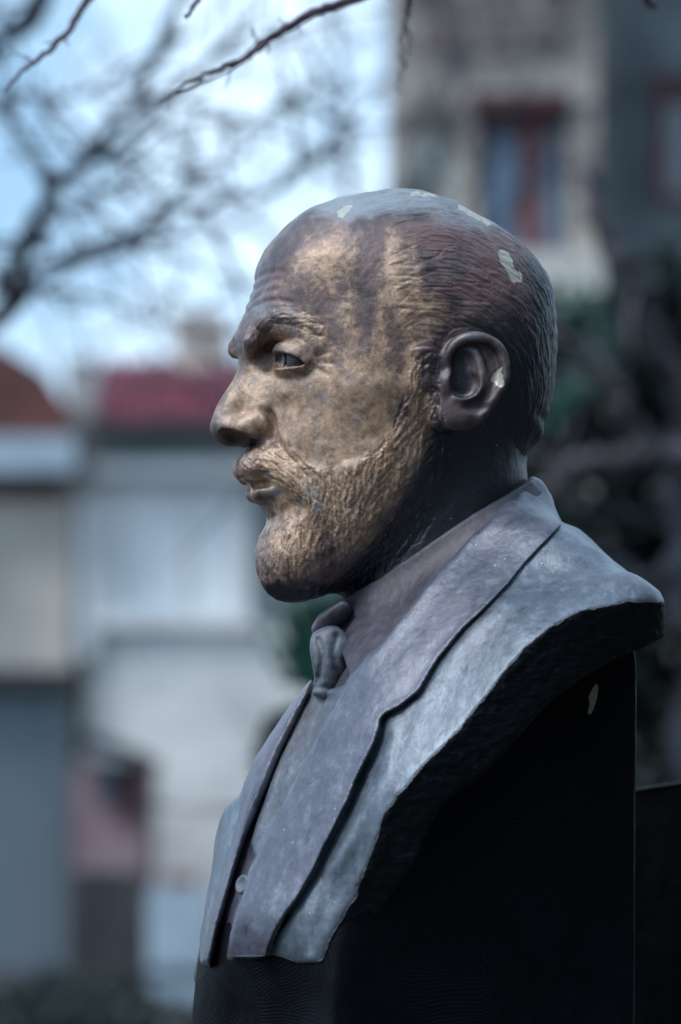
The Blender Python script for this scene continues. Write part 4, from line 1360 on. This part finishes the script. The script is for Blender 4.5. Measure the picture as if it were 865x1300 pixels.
# wall with the window opening left free
ox0, ox1, oz0, oz1 = X(141), X(300), Z(780), Z(612)
boxes('wall', [(wx0, ox0, Y, Y + 8, -.2, Z(792)), (ox1, wx1, Y, Y + 8, -.2, Z(792)), (ox0, ox1, Y, Y + 8, -.2, oz0), (ox0, ox1, Y + .5, Y + 7.9, oz0, oz1)], B['white_wall'], h1)
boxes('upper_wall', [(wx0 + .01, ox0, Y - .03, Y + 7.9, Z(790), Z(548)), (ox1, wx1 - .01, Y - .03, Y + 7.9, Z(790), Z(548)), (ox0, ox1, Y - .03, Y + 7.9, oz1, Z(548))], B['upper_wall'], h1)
wf = boxes('window', [(ox0 - .14, ox0 + .07, Y - .07, Y + .12, oz0 - .06, oz1 + .16), (ox1 - .07, ox1 + .14, Y - .07, Y + .12, oz0 - .06, oz1 + .16), (ox0 + .07, ox1 - .07, Y - .06, Y + .12, oz1 - .05, oz1 + .15),
                      (ox0 + .07, ox1 - .07, Y - .06, Y + .12, oz0 - .06, oz0 + .05), ((ox0 * .42 + ox1 * .58) - .03, (ox0 * .42 + ox1 * .58) + .03, Y - .01, Y + .10, oz0 + .05, oz1 - .05)], B['white_paint'], h1)
boxes('pane', [(ox0 + .07, ox1 - .07, Y + .04, Y + .05, oz0 + .05, oz1 - .05)], B['bright_glass'], wf)
boxes('sill', [(ox0 - .25, ox1 + .22, Y - .18, Y - .072, oz0 - .14, oz0 - .05)], B['white_paint'], wf)
boxes('shutter_shadow_board', [(ox0 - .24, ox0 - .145, Y - .08, Y - .032, oz0 - .06, oz1 + .1)], B['teal_paint'], h1).name = 'shutter'  # narrow dark teal strip left of the window
boxes('drainpipe', [(X(98), X(124), Y - .16, Y - .033, Z(835), Z(470))], B['white_paint'], h1)
boxes('fascia', [(X(112), X(430), Y - .32, Y - .1, Z(608), Z(588))], B['white_paint'], h1)
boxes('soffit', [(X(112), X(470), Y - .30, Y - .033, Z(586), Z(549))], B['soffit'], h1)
def pitched_roof(name, x0, x1, zl, zr_l, zr_r, y0, y1, mat, parent, pitch=.22):
    """corrugated tile slope rising to the back"""
    n = max(12, int((x1 - x0) / pitch)); V = []; F = []
    for i in range(n * 4 + 1):
        t = i / (n * 4); x = x0 + (x1 - x0) * t
        b = .05 * math.cos(i / 4 * 2 * math.pi)
        zr = zr_l + (zr_r - zr_l) * t
        for y, z in ((y0, zl), ((y0 + y1) / 2, (zl + zr) / 2 - .03), (y1, zr), (y1 + 3.5, zl), (y0, zl - .10)):
            V.append((x, y, z + b))
    for i in range(n * 4):
        a = i * 5; c = a + 5
        F += [(a, c, c + 1, a + 1), (a + 1, c + 1, c + 2, a + 2), (a + 2, c + 2, c + 3, a + 3), (a + 4, c + 4, c, a)]
    return mesh_obj(name, V, F, mat, parent, True)
boxes('gutter', [(X(110), X(520), Y - .62, Y - .50, Z(546) - .07, Z(546) + .04)], B['lead'], h1)
rf = pitched_roof('roof', X(112), X(520), Z(541), Z(446, 37), Z(446, 37), Y - .45, Y + 2.6, B['red_tiles'], h1, .13)
boxes('chimney', [(X(218, 37), X(290, 37), Y + 2.2, Y + 2.9, Z(470, 37), Z(392, 37))], B['cream_wall'], rf)
# lean-to beside the door
sh = empty('garden_shed', (X(140), Y - 3, 0))
Ys = 31.5
def Xs(px): return at(px, 650, Ys).x
def Zs(py): return at(432, py, Ys).z
tag(sh, 'small pink and grey shed with a sloping dark roof against the white wall', 'shed')
boxes('wall', [(Xs(96), Xs(184), Ys, Ys + 2.2, -.1, Zs(968))], B['pink_sheet'], sh)
boxes('window', [(Xs(128), Xs(152), Ys - .03, Ys - .003, Zs(1018), Zs(968))], B['dark_glass'], sh)
boxes('door', [(Xs(152), Xs(182), Ys - .05, Ys - .004, Zs(1040), Zs(972))], B['dark_red'], sh)
boxes('plank', [(Xs(98), Xs(183), Ys - .04, Ys - .005, .02, Zs(1105))], B['dark_wood'], sh)
prism('roof', [(Xs(92), Zs(940)), (Xs(190), Zs(972)), (Xs(190), Zs(958)), (Xs(92), Zs(921))], Ys - .3, Ys + 2.3, B['dark_wood'], sh)
# pale water tank
Yt = 30.0
def Xt(px): return at(px, 650, Yt).x
def Zt(py): return at(432, py, Yt).z
tk = empty('water_tank', (Xt(228), Yt + .5, 0))
tag(tk, 'pale blue-white plastic tank standing on the ground at the foot of the white wall', 'tank')
x0, x1, z0, z1 = Xt(190), Xt(272), .0, Zt(1125)
ns = 24
def rrect(x0, x1, z0, z1, r, k=5):
    o = []
    for cx, cz, a0 in ((x1 - r, z0 + r, -90), (x1 - r, z1 - r, 0), (x0 + r, z1 - r, 90), (x0 + r, z0 + r, 180)):
        for i in range(k + 1):
            a = math.radians(a0 + 90 * i / k); o.append((cx + r * math.cos(a), cz + r * math.sin(a)))
    return o
prism('body', rrect(x0, x1, z0, z1, .07), Yt, Yt + .7, B['pale_blue'], tk)
prism('lid', rrect(x0 + .12, x0 + .40, z1 - .01, z1 + .10, .03), Yt + .2, Yt + .5, B['brick_red'], tk)
boxes('band', [(x0 - .01, x1 + .01, Yt - .02, Yt - .003, z0 + .45, z0 + .52)], B['lead'], tk)

# far-left neighbour
Y2 = 34.75
def X2(px): return at(px, 650, Y2).x
def Z2(py): return at(432, py, Y2).z
h2 = empty('cream_house', (X2(0), Y2 + 3, 0))
tag(h2, 'cream house at the frame edge with a brown tiled roof and a zinc garage door', 'house')
boxes('wall', [(X2(-160), X2(92), Y2, Y2 + 6, -.2, Z2(548))], B['cream_wall'], h2)
r2 = prism('roof', [(X2(-160), Z2(556)), (X2(98), Z2(556)), (X2(88), Z2(520)), (X2(62), Z2(480)), (X2(8), Z2(446)), (X2(-60), Z2(436)), (X2(-160), Z2(470))], Y2 - .4, Y2 + 6.3, B['brown_tiles'], h2)
boxes('eaves_board', [(X2(-160), X2(100), Y2 - .5, Y2 - .003, Z2(606), Z2(560))], B['pale_blue'], h2)
boxes('lintel', [(X2(-160), X2(84), Y2 - .2, Y2 - .004, Z2(628), Z2(609))], B['dark_red'], h2)
boxes('awning', [(X2(-160), X2(98), Y2 - .55, Y2 - .005, Z2(872), Z2(852))], B['dark_wood'], h2)
gd = boxes('garage_door', [(X2(-160) , X2(92), Y2 - .12, Y2 - .006, .35, Z2(873))], B['metal_door'], h2)
for i in range(9):
    xx = X2(-30 + i * 14)
    boxes('rib', [(xx, xx + .05, Y2 - .16, Y2 - .121, .36, Z2(876))], B['metal_door'], gd)
boxes('corner_post', [(X2(82), X2(118), Y2 - .10, Y2 + .3, Z2(620), Z2(455))], B['grey_wall'], h2)

# ------------------------------------------------------------------ the tall old house to the right
Y3 = 28.0
def X3(px): return at(px, 650, Y3).x
def Z3(py): return at(432, py, Y3).z
h3 = empty('old_stone_house', (X3(640), Y3 + 4, 0))
tag(h3, 'tall weathered stone house with a red framed blue curtained window', 'house')
top = Z3(-420)
a0, a1, b0, b1 = X3(606), X3(724), Z3(322), Z3(140)
boxes('wall', [(X3(508), a0, Y3, Y3 + 9, -.2, top), (a1, X3(762), Y3, Y3 + 9, -.2, top), (a0, a1, Y3, Y3 + 9, -.2, b0), (a0, a1, Y3, Y3 + 9, b1, top), (a0, a1, Y3 + .6, Y3 + 8.9, b0, b1)], B['old_wall'], h3)
wf = boxes('window', [(a0, a0 + .10, Y3 + .22, Y3 + .4, b0, b1), (a1 - .05, a1, Y3 + .22, Y3 + .4, b0, b1), (a0 + .1, a1 - .05, Y3 + .22, Y3 + .4, b1 - .12, b1), (a0 + .1, a1 - .05, Y3 + .22, Y3 + .4, b0, b0 + .07)], B['dark_red'], h3)
xm = X3(677)
boxes('mullion', [(xm - .085, xm + .085, Y3 + .2, Y3 + .36, b0 + .07, b1 - .12)], B['brick_red'], wf)
boxes('pane', [(a0 + .1, xm - .085, Y3 + .3, Y3 + .32, b0 + .07, b1 - .12)], B['curtain'], wf)
boxes('pane', [(xm + .085, a1 - .05, Y3 + .3, Y3 + .32, b0 + .07, b1 - .12)], B['curtain'], wf)
boxes('lintel', [(a0 - .05, a1 + .03, Y3 - .08, Y3 - .002, b1, b1 + .13)], B['dark_red'], h3)
boxes('sill', [(a0 - .12, a1 + .25, Y3 - .16, Y3 - .003, b0 - .32, b0)], B['cream_wall'], h3)
rs_ = random.Random(5)
# stones that stand proud of the rubble wall
def stone_geo(cx, cz, w, h_, d, V, F):
    b = len(V); n = 8
    for lay, (s, y) in enumerate(((1.0, 0.004), (.86, -d))):
        for k_ in range(n):
            t = 2 * math.pi * (k_ + .5) / n
            ex = math.copysign(abs(math.cos(t)) ** .55, math.cos(t)); ez = math.copysign(abs(math.sin(t)) ** .55, math.sin(t))
            V.append((cx + ex * w * s * rs_.uniform(.9, 1.05), Y3 + y, cz + ez * h_ * s * rs_.uniform(.9, 1.05)))
    F += [(b + i, b + (i + 1) % n, b + n + (i + 1) % n, b + n + i)[::-1] for i in range(n)] + [tuple(b + n + i for i in range(n))[::-1]]
B['stone_a'] = mat_plain('pale_wall_stone', (.38, .35, .30), (.60, .54, .46), 1.4, .95, .6, .03)
B['stone_b'] = mat_plain('brown_wall_stone', (.07, .055, .055), (.20, .16, .15), 1.4, .95, .6, .03)
B['stone_c'] = mat_plain('grey_wall_stone', (.16, .18, .19), (.30, .33, .34), 1.4, .95, .6, .03)
zz = Z3(420)
while zz < Z3(-60):
    hh = rs_.uniform(.09, .17); xx = X3(512) + rs_.uniform(0, .2)
    while xx < X3(756):
        ww = rs_.uniform(.12, .30)
        if not (xx + 2 * ww > a0 - .15 and xx < a1 + .3 and zz + 2 * hh > b0 - .36 and zz < b1 + .16) and xx + 2 * ww < X3(760):
            V = []; F = []
            pyf = 650 - (zz - Z3(650)) * 1000 / (.5 * (DIST + Y3 * 1000) / DIST)
            # more brown stones high up, pale plaster-worn stones round the window
            kk = rs_.random()
            dark_zone = math.exp(-((pyf - 20) / 70) ** 2) * .85 + math.exp(-((xx - X3(600)) / .5) ** 2 - ((pyf - 60) / 60) ** 2) * .4
            m_ = 'stone_b' if kk < dark_zone else ('stone_c' if kk < .6 else 'stone_a')
            stone_geo(xx + ww, zz + hh, ww * .94, hh * .92, rs_.uniform(.02, .06), V, F)
            mesh_obj('stone', V, F, B[m_], h3)
        xx += 2 * ww
    zz += 2 * hh
h4 = empty('teal_house', (X3(860), Y3 + 6, 0))
tag(h4, 'blue-grey rendered house beside the stone house, at the frame edge, with a dark red window', 'house')
Y4 = Y3 + .8
def X4(px): return at(px, 650, Y4).x
def Z4(py): return at(432, py, Y4).z
c0, c1, d0, d1 = X4(832), X4(905), Z4(262), Z4(95)
boxes('wall', [(X4(763), c0, Y4, Y4 + 9, -.2, top - 1), (c1, X4(1500), Y4, Y4 + 9, -.2, top - 1), (c0, c1, Y4, Y4 + 9, -.2, d0), (c0, c1, Y4, Y4 + 9, d1, top - 1), (c0, c1, Y4 + .5, Y4 + 8.9, d0, d1)], B['teal_wall'], h4)
wf = boxes('window', [(c0, c0 + .12, Y4 + .02, Y4 + .2, d0, d1), (c1 - .12, c1, Y4 + .02, Y4 + .2, d0, d1), (c0 + .12, c1 - .12, Y4 + .02, Y4 + .2, d1 - .2, d1), (c0 + .12, c1 - .12, Y4 + .02, Y4 + .2, d0, d0 + .1)], B['dark_red'], h4)
boxes('pane', [(c0 + .12, c1 - .12, Y4 + .1, Y4 + .12, d0 + .1, d1 - .2)], B['dark_glass'], wf)
boxes('drainpipe', [(X3(764), X3(786), Y3 - .12, Y3 - .002, .1, top - 1)], B['lead'], h3)

# ------------------------------------------------------------------ vegetation
R = random.Random(21); RN = np.random.RandomState(21)
def ground_tree(name, label, base, group=None):
    t = empty(name, base); tag(t, label, 'tree', group); return t
# bare tree on the left whose limbs cross the sky
bt = ground_tree('bare_tree', 'leafless dark tree whose blurred limbs cross the pale sky', (-2.35, 5.2, 0))
def A(px, py, Y_): return at(px, py, Y_)
limb('trunk', [(-2.35, 5.2, -.2), (-2.30, 5.2, 1.0), (-2.2, 5.25, 1.9), (-2.05, 5.3, 2.5), (-2.1, 5.3, 3.4)], .17, .10, B['bark'], bt, R, 12, .012)
for pts, r0, r1, tw, tl2 in (
    ([(-2.10, 5.3, 2.35), A(-60, 415, 5.2), A(10, 340, 5.1), A(58, 262, 5.0), A(115, 195, 5.0), A(165, 140, 4.9), A(205, 60, 4.8), A(262, -40, 4.8)], .026, .008, 7, .55),
    ([(-2.08, 5.3, 2.25), A(-70, 425, 5.0), A(0, 362, 5.0), A(80, 330, 4.9), A(180, 292, 4.8), A(255, 262, 4.7), A(330, 238, 4.6), A(420, 190, 4.5)], .020, .004, 8, .5),
    ([(-2.10, 5.3, 2.8), A(-80, 150, 5.6), A(20, 128, 5.6), A(110, 122, 5.7), A(205, 92, 5.8), A(300, 70, 5.8), A(420, 35, 5.8)], .011, .003, 8, .5),
    ([(-2.1, 5.3, 3.2), A(-90, 60, 5.2), A(20, 40, 5.2), A(60, -20, 5.2)], .030, .018, 3, .4),
    ([A(20, 330, 5.1), A(40, 300, 5.3), A(120, 245, 5.6), A(190, 235, 5.9), A(290, 205, 6.2)], .014, .003, 8, .5),
    ([A(115, 195, 5.0), A(150, 205, 5.0), A(230, 160, 5.2), A(330, 150, 5.3), A(400, 110, 5.3)], .010, .003, 8, .5)):
    limb('limb', pts, r0, r1, B['bark'], bt, R, 9, .010, tw, tl2, .007)
# a second bare tree further off: fine haze of twigs
ft = ground_tree('bare_tree', 'slender leafless tree far off, a fine haze of twigs above the crimson roof', (at(470, 650, 17).x, 17.5, 0))
bx = at(470, 650, 17).x
limb('trunk', [(bx, 17.5, -.1), (bx + .1, 17.5, 2.0), (bx - .1, 17.4, 3.4), (bx + .2, 17.3, 5)], .09, .05, B['bark'], ft, R, 9, .02)
for k_ in range(9):
    sx = R.uniform(-1.6, 1.6); z0_ = R.uniform(3.0, 4.8)
    limb('limb', [(bx, 17.4, z0_), (bx + sx * .4, 17.2, z0_ + .5), (bx + sx * .8, 17.2 + R.uniform(-.5, .5), z0_ + R.uniform(.6, 1.4)), (bx + sx * 1.2, 17, z0_ + R.uniform(.8, 2.4))], .035, .008, B['bark'], ft, R, 6, .03, 7, .9, .008)

# near twigs, from a young tree standing just outside the frame
nt_ = ground_tree('young_tree', 'young tree with thin purple twigs reaching in along the upper edge', (-1.05, .75, 0))
limb('trunk', [(-1.05, .75, -.1), (-1.02, .72, 1.0), (-1.0, .68, 1.8), (-.92, .60, 2.4), (-.80, .5, 2.75)], .035, .014, B['bark'], nt_, R, 9, .004)
Yn = .42
limb('twig', [(-.92, .60, 2.4), A(-60, -160, .5), A(80, -130, .5), A(128, -30, .48), A(112, 0, .46), A(86, 40, .45), A(50, 74, .45), A(28, 90, .44), A(5, 116, .44)], .006, .0010, B['twig'], nt_, R, 8, .0007, 8, .018, .0008)
limb('twig', [(-.86, .54, 2.6), A(200, -190, .45), A(420, -150, .42), A(500, -40, .42), A(448, -1, Yn), A(398, 16, Yn), A(345, 48, Yn - .02), A(318, 70, Yn - .02), A(286, 84, Yn - .03), A(255, 98, Yn - .04), A(203, 130, Yn - .05)], .007, .0011, B['twig'], nt_, R, 8, .0006, 9, .018, .0008)
limb('twig', [A(345, 48, Yn - .02), A(330, 52, Yn), A(300, 82, Yn), A(262, 104, Yn), A(208, 126, Yn)], .0013, .0008, B['twig'], nt_, R, 7, .0005, 3, .015, .0007)
limb('twig', [A(300, -165, .44), A(285, -60, .4), A(262, -16, .34), A(249, 4, .30), A(242, 14, .29), A(236, 22, .28)], .003, .0009, B['twig'], nt_, R, 7, .0006, 0)
limb('twig', [A(470, -150, .42), A(530, -60, .50), A(522, 0, .55), A(514, 30, .6), A(508, 70, .6), A(510, 118, .6)], .0035, .0007, B['twig'], nt_, R, 7, .0015, 0)
limb('twig', [A(514, 30, .6), A(520, 60, .62), A(506, 100, .62)], .001, .0006, B['twig'], nt_, R, 6, .001, 0)
limb('twig', [A(480, -165, .42), A(700, -120, .5), A(800, -40, .55), A(822, 2, .58), A(832, 8, .58)], .005, .0026, B['twig'], nt_, R, 7, .001, 0)

# evergreen bulk on the right
def leafy(name, label, base, blobs_, n, size, mat, limbs, group=None, cat='tree', seed=1, lit=None):
    t = empty(name, base); tag(t, label, cat, group)
    rng = np.random.RandomState(seed)
    w = np.array([b[3] * b[4] * b[5] for b in blobs_]) ** .6; w /= w.sum()
    def pos(n):
        i = rng.choice(len(blobs_), n, p=w); bb = np.array(blobs_)[i]
        d = rng.normal(size=(n, 3)); d /= np.linalg.norm(d, axis=1)[:, None]
        r = rng.uniform(.45, 1.0, n)[:, None] ** .5
        return bb[:, :3] + d * r * bb[:, 3:6]
    P, Q = leaves_geo(n, pos, size, rng)
    leaf_obj('crown', P, Q, mat, t)
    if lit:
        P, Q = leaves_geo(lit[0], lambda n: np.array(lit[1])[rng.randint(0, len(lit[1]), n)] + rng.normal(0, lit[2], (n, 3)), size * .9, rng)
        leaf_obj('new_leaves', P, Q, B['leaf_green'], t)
    for nm, pts, r0, r1, m_, tw in limbs:
        limb(nm, pts, r0, r1, m_, t, R, 9, .012, tw, .5, .006)
    return t
def bl(px, py, Y_, rx, rz, ry=.5):
    c = at(px, py, Y_); return (c.x, c.y, c.z, rx, ry, rz)
Ye = 7.5
s_ = .5 * (DIST + Ye * 1000) / DIST * MM     # metres per photo pixel there
E = [bl(860, 420, Ye + .6, 110 * s_, 110 * s_), bl(790, 520, Ye + .5, 90 * s_, 100 * s_), bl(880, 620, Ye + .4, 120 * s_, 120 * s_), bl(760, 690, Ye + .5, 90 * s_, 110 * s_),
     bl(850, 820, Ye + .4, 130 * s_, 130 * s_), bl(720, 860, Ye + .5, 110 * s_, 120 * s_), bl(950, 720, Ye + .5, 150 * s_, 200 * s_), bl(640, 760, Ye + .9, 90 * s_, 120 * s_), bl(920, 340, Ye + .9, 70 * s_, 60 * s_),
     bl(700, 460, Ye + 1.0, 55 * s_, 70 * s_), bl(690, 600, Ye + .9, 70 * s_, 90 * s_), bl(880, 1010, Ye + .4, 200 * s_, 180 * s_), bl(640, 980, Ye + .8, 160 * s_, 160 * s_), bl(740, 1160, Ye + .6, 260 * s_, 150 * s_), bl(1060, 560, Ye + .7, 150 * s_, 260 * s_), bl(480, 1080, Ye + 1.2, 90 * s_, 120 * s_)]
leafy('evergreen_tree', 'dense dark evergreen behind the shoulder, pale crooked limbs in front of its leaves', (at(800, 650, Ye).x, Ye, 0), E, 60000, .035, B['leaf'],
      [('trunk', [(at(900, 0, Ye).x, Ye, -.1), A(900, 1100, Ye), A(905, 800, Ye), A(890, 560, Ye - .1)], .13, .09, B['bark'], 0),
       ('limb', [A(890, 560, Ye - .3), A(858, 478, Ye - .4), A(815, 405, Ye - .5), A(790, 340, Ye - .6), A(765, 290, Ye - .6), A(740, 210, Ye - .6)], .036, .020, B['pale_bark'], 2),
       ('limb', [A(895, 570, Ye - .3), A(830, 580, Ye - .5), A(770, 585, Ye - .5), A(715, 602, Ye - .5), A(690, 622, Ye - .5), A(640, 640, Ye - .4)], .028, .014, B['pale_bark'], 3),
       ('limb', [A(900, 620, Ye - .3), A(840, 580, Ye - .35), A(790, 500, Ye - .4), A(742, 455, Ye - .4), A(715, 430, Ye - .4)], .024, .009, B['pale_bark'], 3),
       ('limb', [A(900, 700, Ye - .3), A(860, 720, Ye - .4), A(820, 735, Ye - .4), A(770, 700, Ye - .4)], .03, .015, B['bark'], 3)],
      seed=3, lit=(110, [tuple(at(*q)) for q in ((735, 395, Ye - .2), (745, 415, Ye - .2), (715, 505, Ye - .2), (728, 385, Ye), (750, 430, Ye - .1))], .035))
# shrub behind the collar, on the left
Yb = 6.0
s_ = .5 * (DIST + Yb * 1000) / DIST * MM
leafy('shrub', 'dark green shrub showing between the beard and the white wall', (at(410, 650, Yb).x, Yb, 0),
      [bl(430, 850, Yb, 42 * s_, 60 * s_, .2), bl(400, 960, Yb, 75 * s_, 70 * s_, .3), bl(450, 1080, Yb, 110 * s_, 110 * s_, .4), bl(430, 1240, Yb, 130 * s_, 130 * s_, .4), bl(420, 1400, Yb, 120 * s_, 120 * s_, .4), bl(470, 780, Yb, 40 * s_, 60 * s_, .2)],
      5500, .030, B['leaf'], [('trunk', [(at(430, 650, Yb).x, Yb, -.1), A(430, 1250, Yb), A(425, 1000, Yb), A(430, 830, Yb)], .03, .01, B['bark'], 4)], cat='shrub', seed=8,
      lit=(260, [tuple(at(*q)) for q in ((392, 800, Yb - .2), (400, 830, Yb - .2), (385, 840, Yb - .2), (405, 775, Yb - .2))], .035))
# low dark undergrowth along the foot of the houses
def strip(n):
    x = RN.uniform(-5.2, 1.5, n); y = RN.uniform(26, 31, n)
    return np.stack([x, y, RN.uniform(0, .30, n) * (1 + .5 * np.sin(x * 2.1)) + .02], -1)
P, Q = leaves_geo(9000, strip, .09, RN)
tag(leaf_obj('undergrowth', P, Q, B['leaf'], None), kind='stuff')

def round_tree(name, label, x, y, h_, rad, n, seed, group):
    t = empty(name, (x, y, 0)); tag(t, label, 'tree', group)
    rng = np.random.RandomState(seed); rr_ = random.Random(seed)
    cen = np.array([[x + rng.uniform(-1, 1) * rad * .55, y + rng.uniform(-1, 1) * rad * .55, h_ * rng.uniform(.25, .85)] for _ in range(14)])
    def pos(n):
        i = rng.randint(0, 14, n); d = rng.normal(size=(n, 3)); d /= np.linalg.norm(d, axis=1)[:, None]
        return cen[i] + d * (rng.uniform(.3, 1, n)[:, None] ** .4) * np.array([rad * .6, rad * .6, h_ * .22])
    P, Q = leaves_geo(n, pos, .22, rng)
    leaf_obj('crown', P, Q, B['leaf'], t)
    limb('trunk', [(x, y, -.1), (x + .1, y, h_ * .3), (x - .1, y, h_ * .6), (x, y, h_ * .9)], .16, .05, B['bark'], t, rr_, 9, .02, 0)
NT_ = 0
for (tx, ty, th, tr_) in ((-3.0, -9.5, 6.5, 2.6), (1.2, -9.0, 7.5, 2.8), (5.2, -7.5, 8.0, 3.0), (7.8, -3.2, 8.5, 3.0), (8.2, 2.0, 8.5, 3.0)):  # unseen trees added to block sky light and darken the bust's reflections
    round_tree('evergreen_tree', ['dark evergreen behind the camera, furthest left of its row', 'dark evergreen behind the camera, second from the left', 'tall dark evergreen at the right rear corner', 'tall dark evergreen beside the square, level with the camera', 'tall dark evergreen on the right, just beyond the slab'][NT_], tx, ty, th, tr_, 9000, 40 + NT_, 'evergreens round the near side of the square'); NT_ += 1

# ------------------------------------------------------------------ the rows of houses go on past both edges of the picture
def row_house(label, x0, x1, y, h_, wall_m, roof_m, cols, rows, seed):
    rr_ = random.Random(seed)
    t = empty('row_house', ((x0 + x1) / 2, y + 3, 0)); tag(t, label, 'house', 'houses past the edges of the picture')
    boxes('wall', [(x0, x1, y, y + 7, -.2, h_)], wall_m, t)
    n = cols
    for i in range(n):
        for j in range(rows):
            cx = x0 + (x1 - x0) * (i + .5) / n; cz = 1.6 + j * 2.7
            if cz + .8 > h_: continue
            f = boxes('window', [(cx - .5, cx - .42, y - .05, y - .002, cz - .7, cz + .7), (cx + .42, cx + .5, y - .05, y - .002, cz - .7, cz + .7), (cx - .42, cx + .42, y - .05, y - .002, cz + .62, cz + .7), (cx - .42, cx + .42, y - .05, y - .002, cz - .7, cz - .62), (cx - .03, cx + .03, y - .05, y - .002, cz - .62, cz + .62)], B['white_paint'], t)
            boxes('pane', [(cx - .42, cx - .03, y - .02, y - .003, cz - .62, cz + .62)], B['dark_glass'], f)
            boxes('pane', [(cx + .03, cx + .42, y - .02, y - .003, cz - .62, cz + .62)], B['dark_glass'], f)
    pitched_roof('roof', x0 - .3, x1 + .3, h_ - .05, h_ + 1.5, h_ + 1.5, y - .4, y + 3.5, roof_m, t, .25)
xl = X2(-160)
row_house('grey rendered house next to the cream house, past the left edge', xl - 8.5, xl - .1, 34.0, 5.6, B['grey_wall'], B['brown_tiles'], 3, 2, 1)
row_house('white house second past the left edge', xl - 18, xl - 8.8, 35.5, 6.4, B['white_wall'], B['red_tiles'], 4, 2, 2)
xr = X4(1500)
row_house('cream house past the right edge beside the blue-grey house', xr + .1, xr + 9, 29.5, 6.8, B['cream_wall'], B['brown_tiles'], 3, 2, 3)
row_house('grey house second past the right edge', xr + 9.3, xr + 19, 31.0, 5.8, B['grey_wall'], B['red_tiles'], 4, 2, 4)
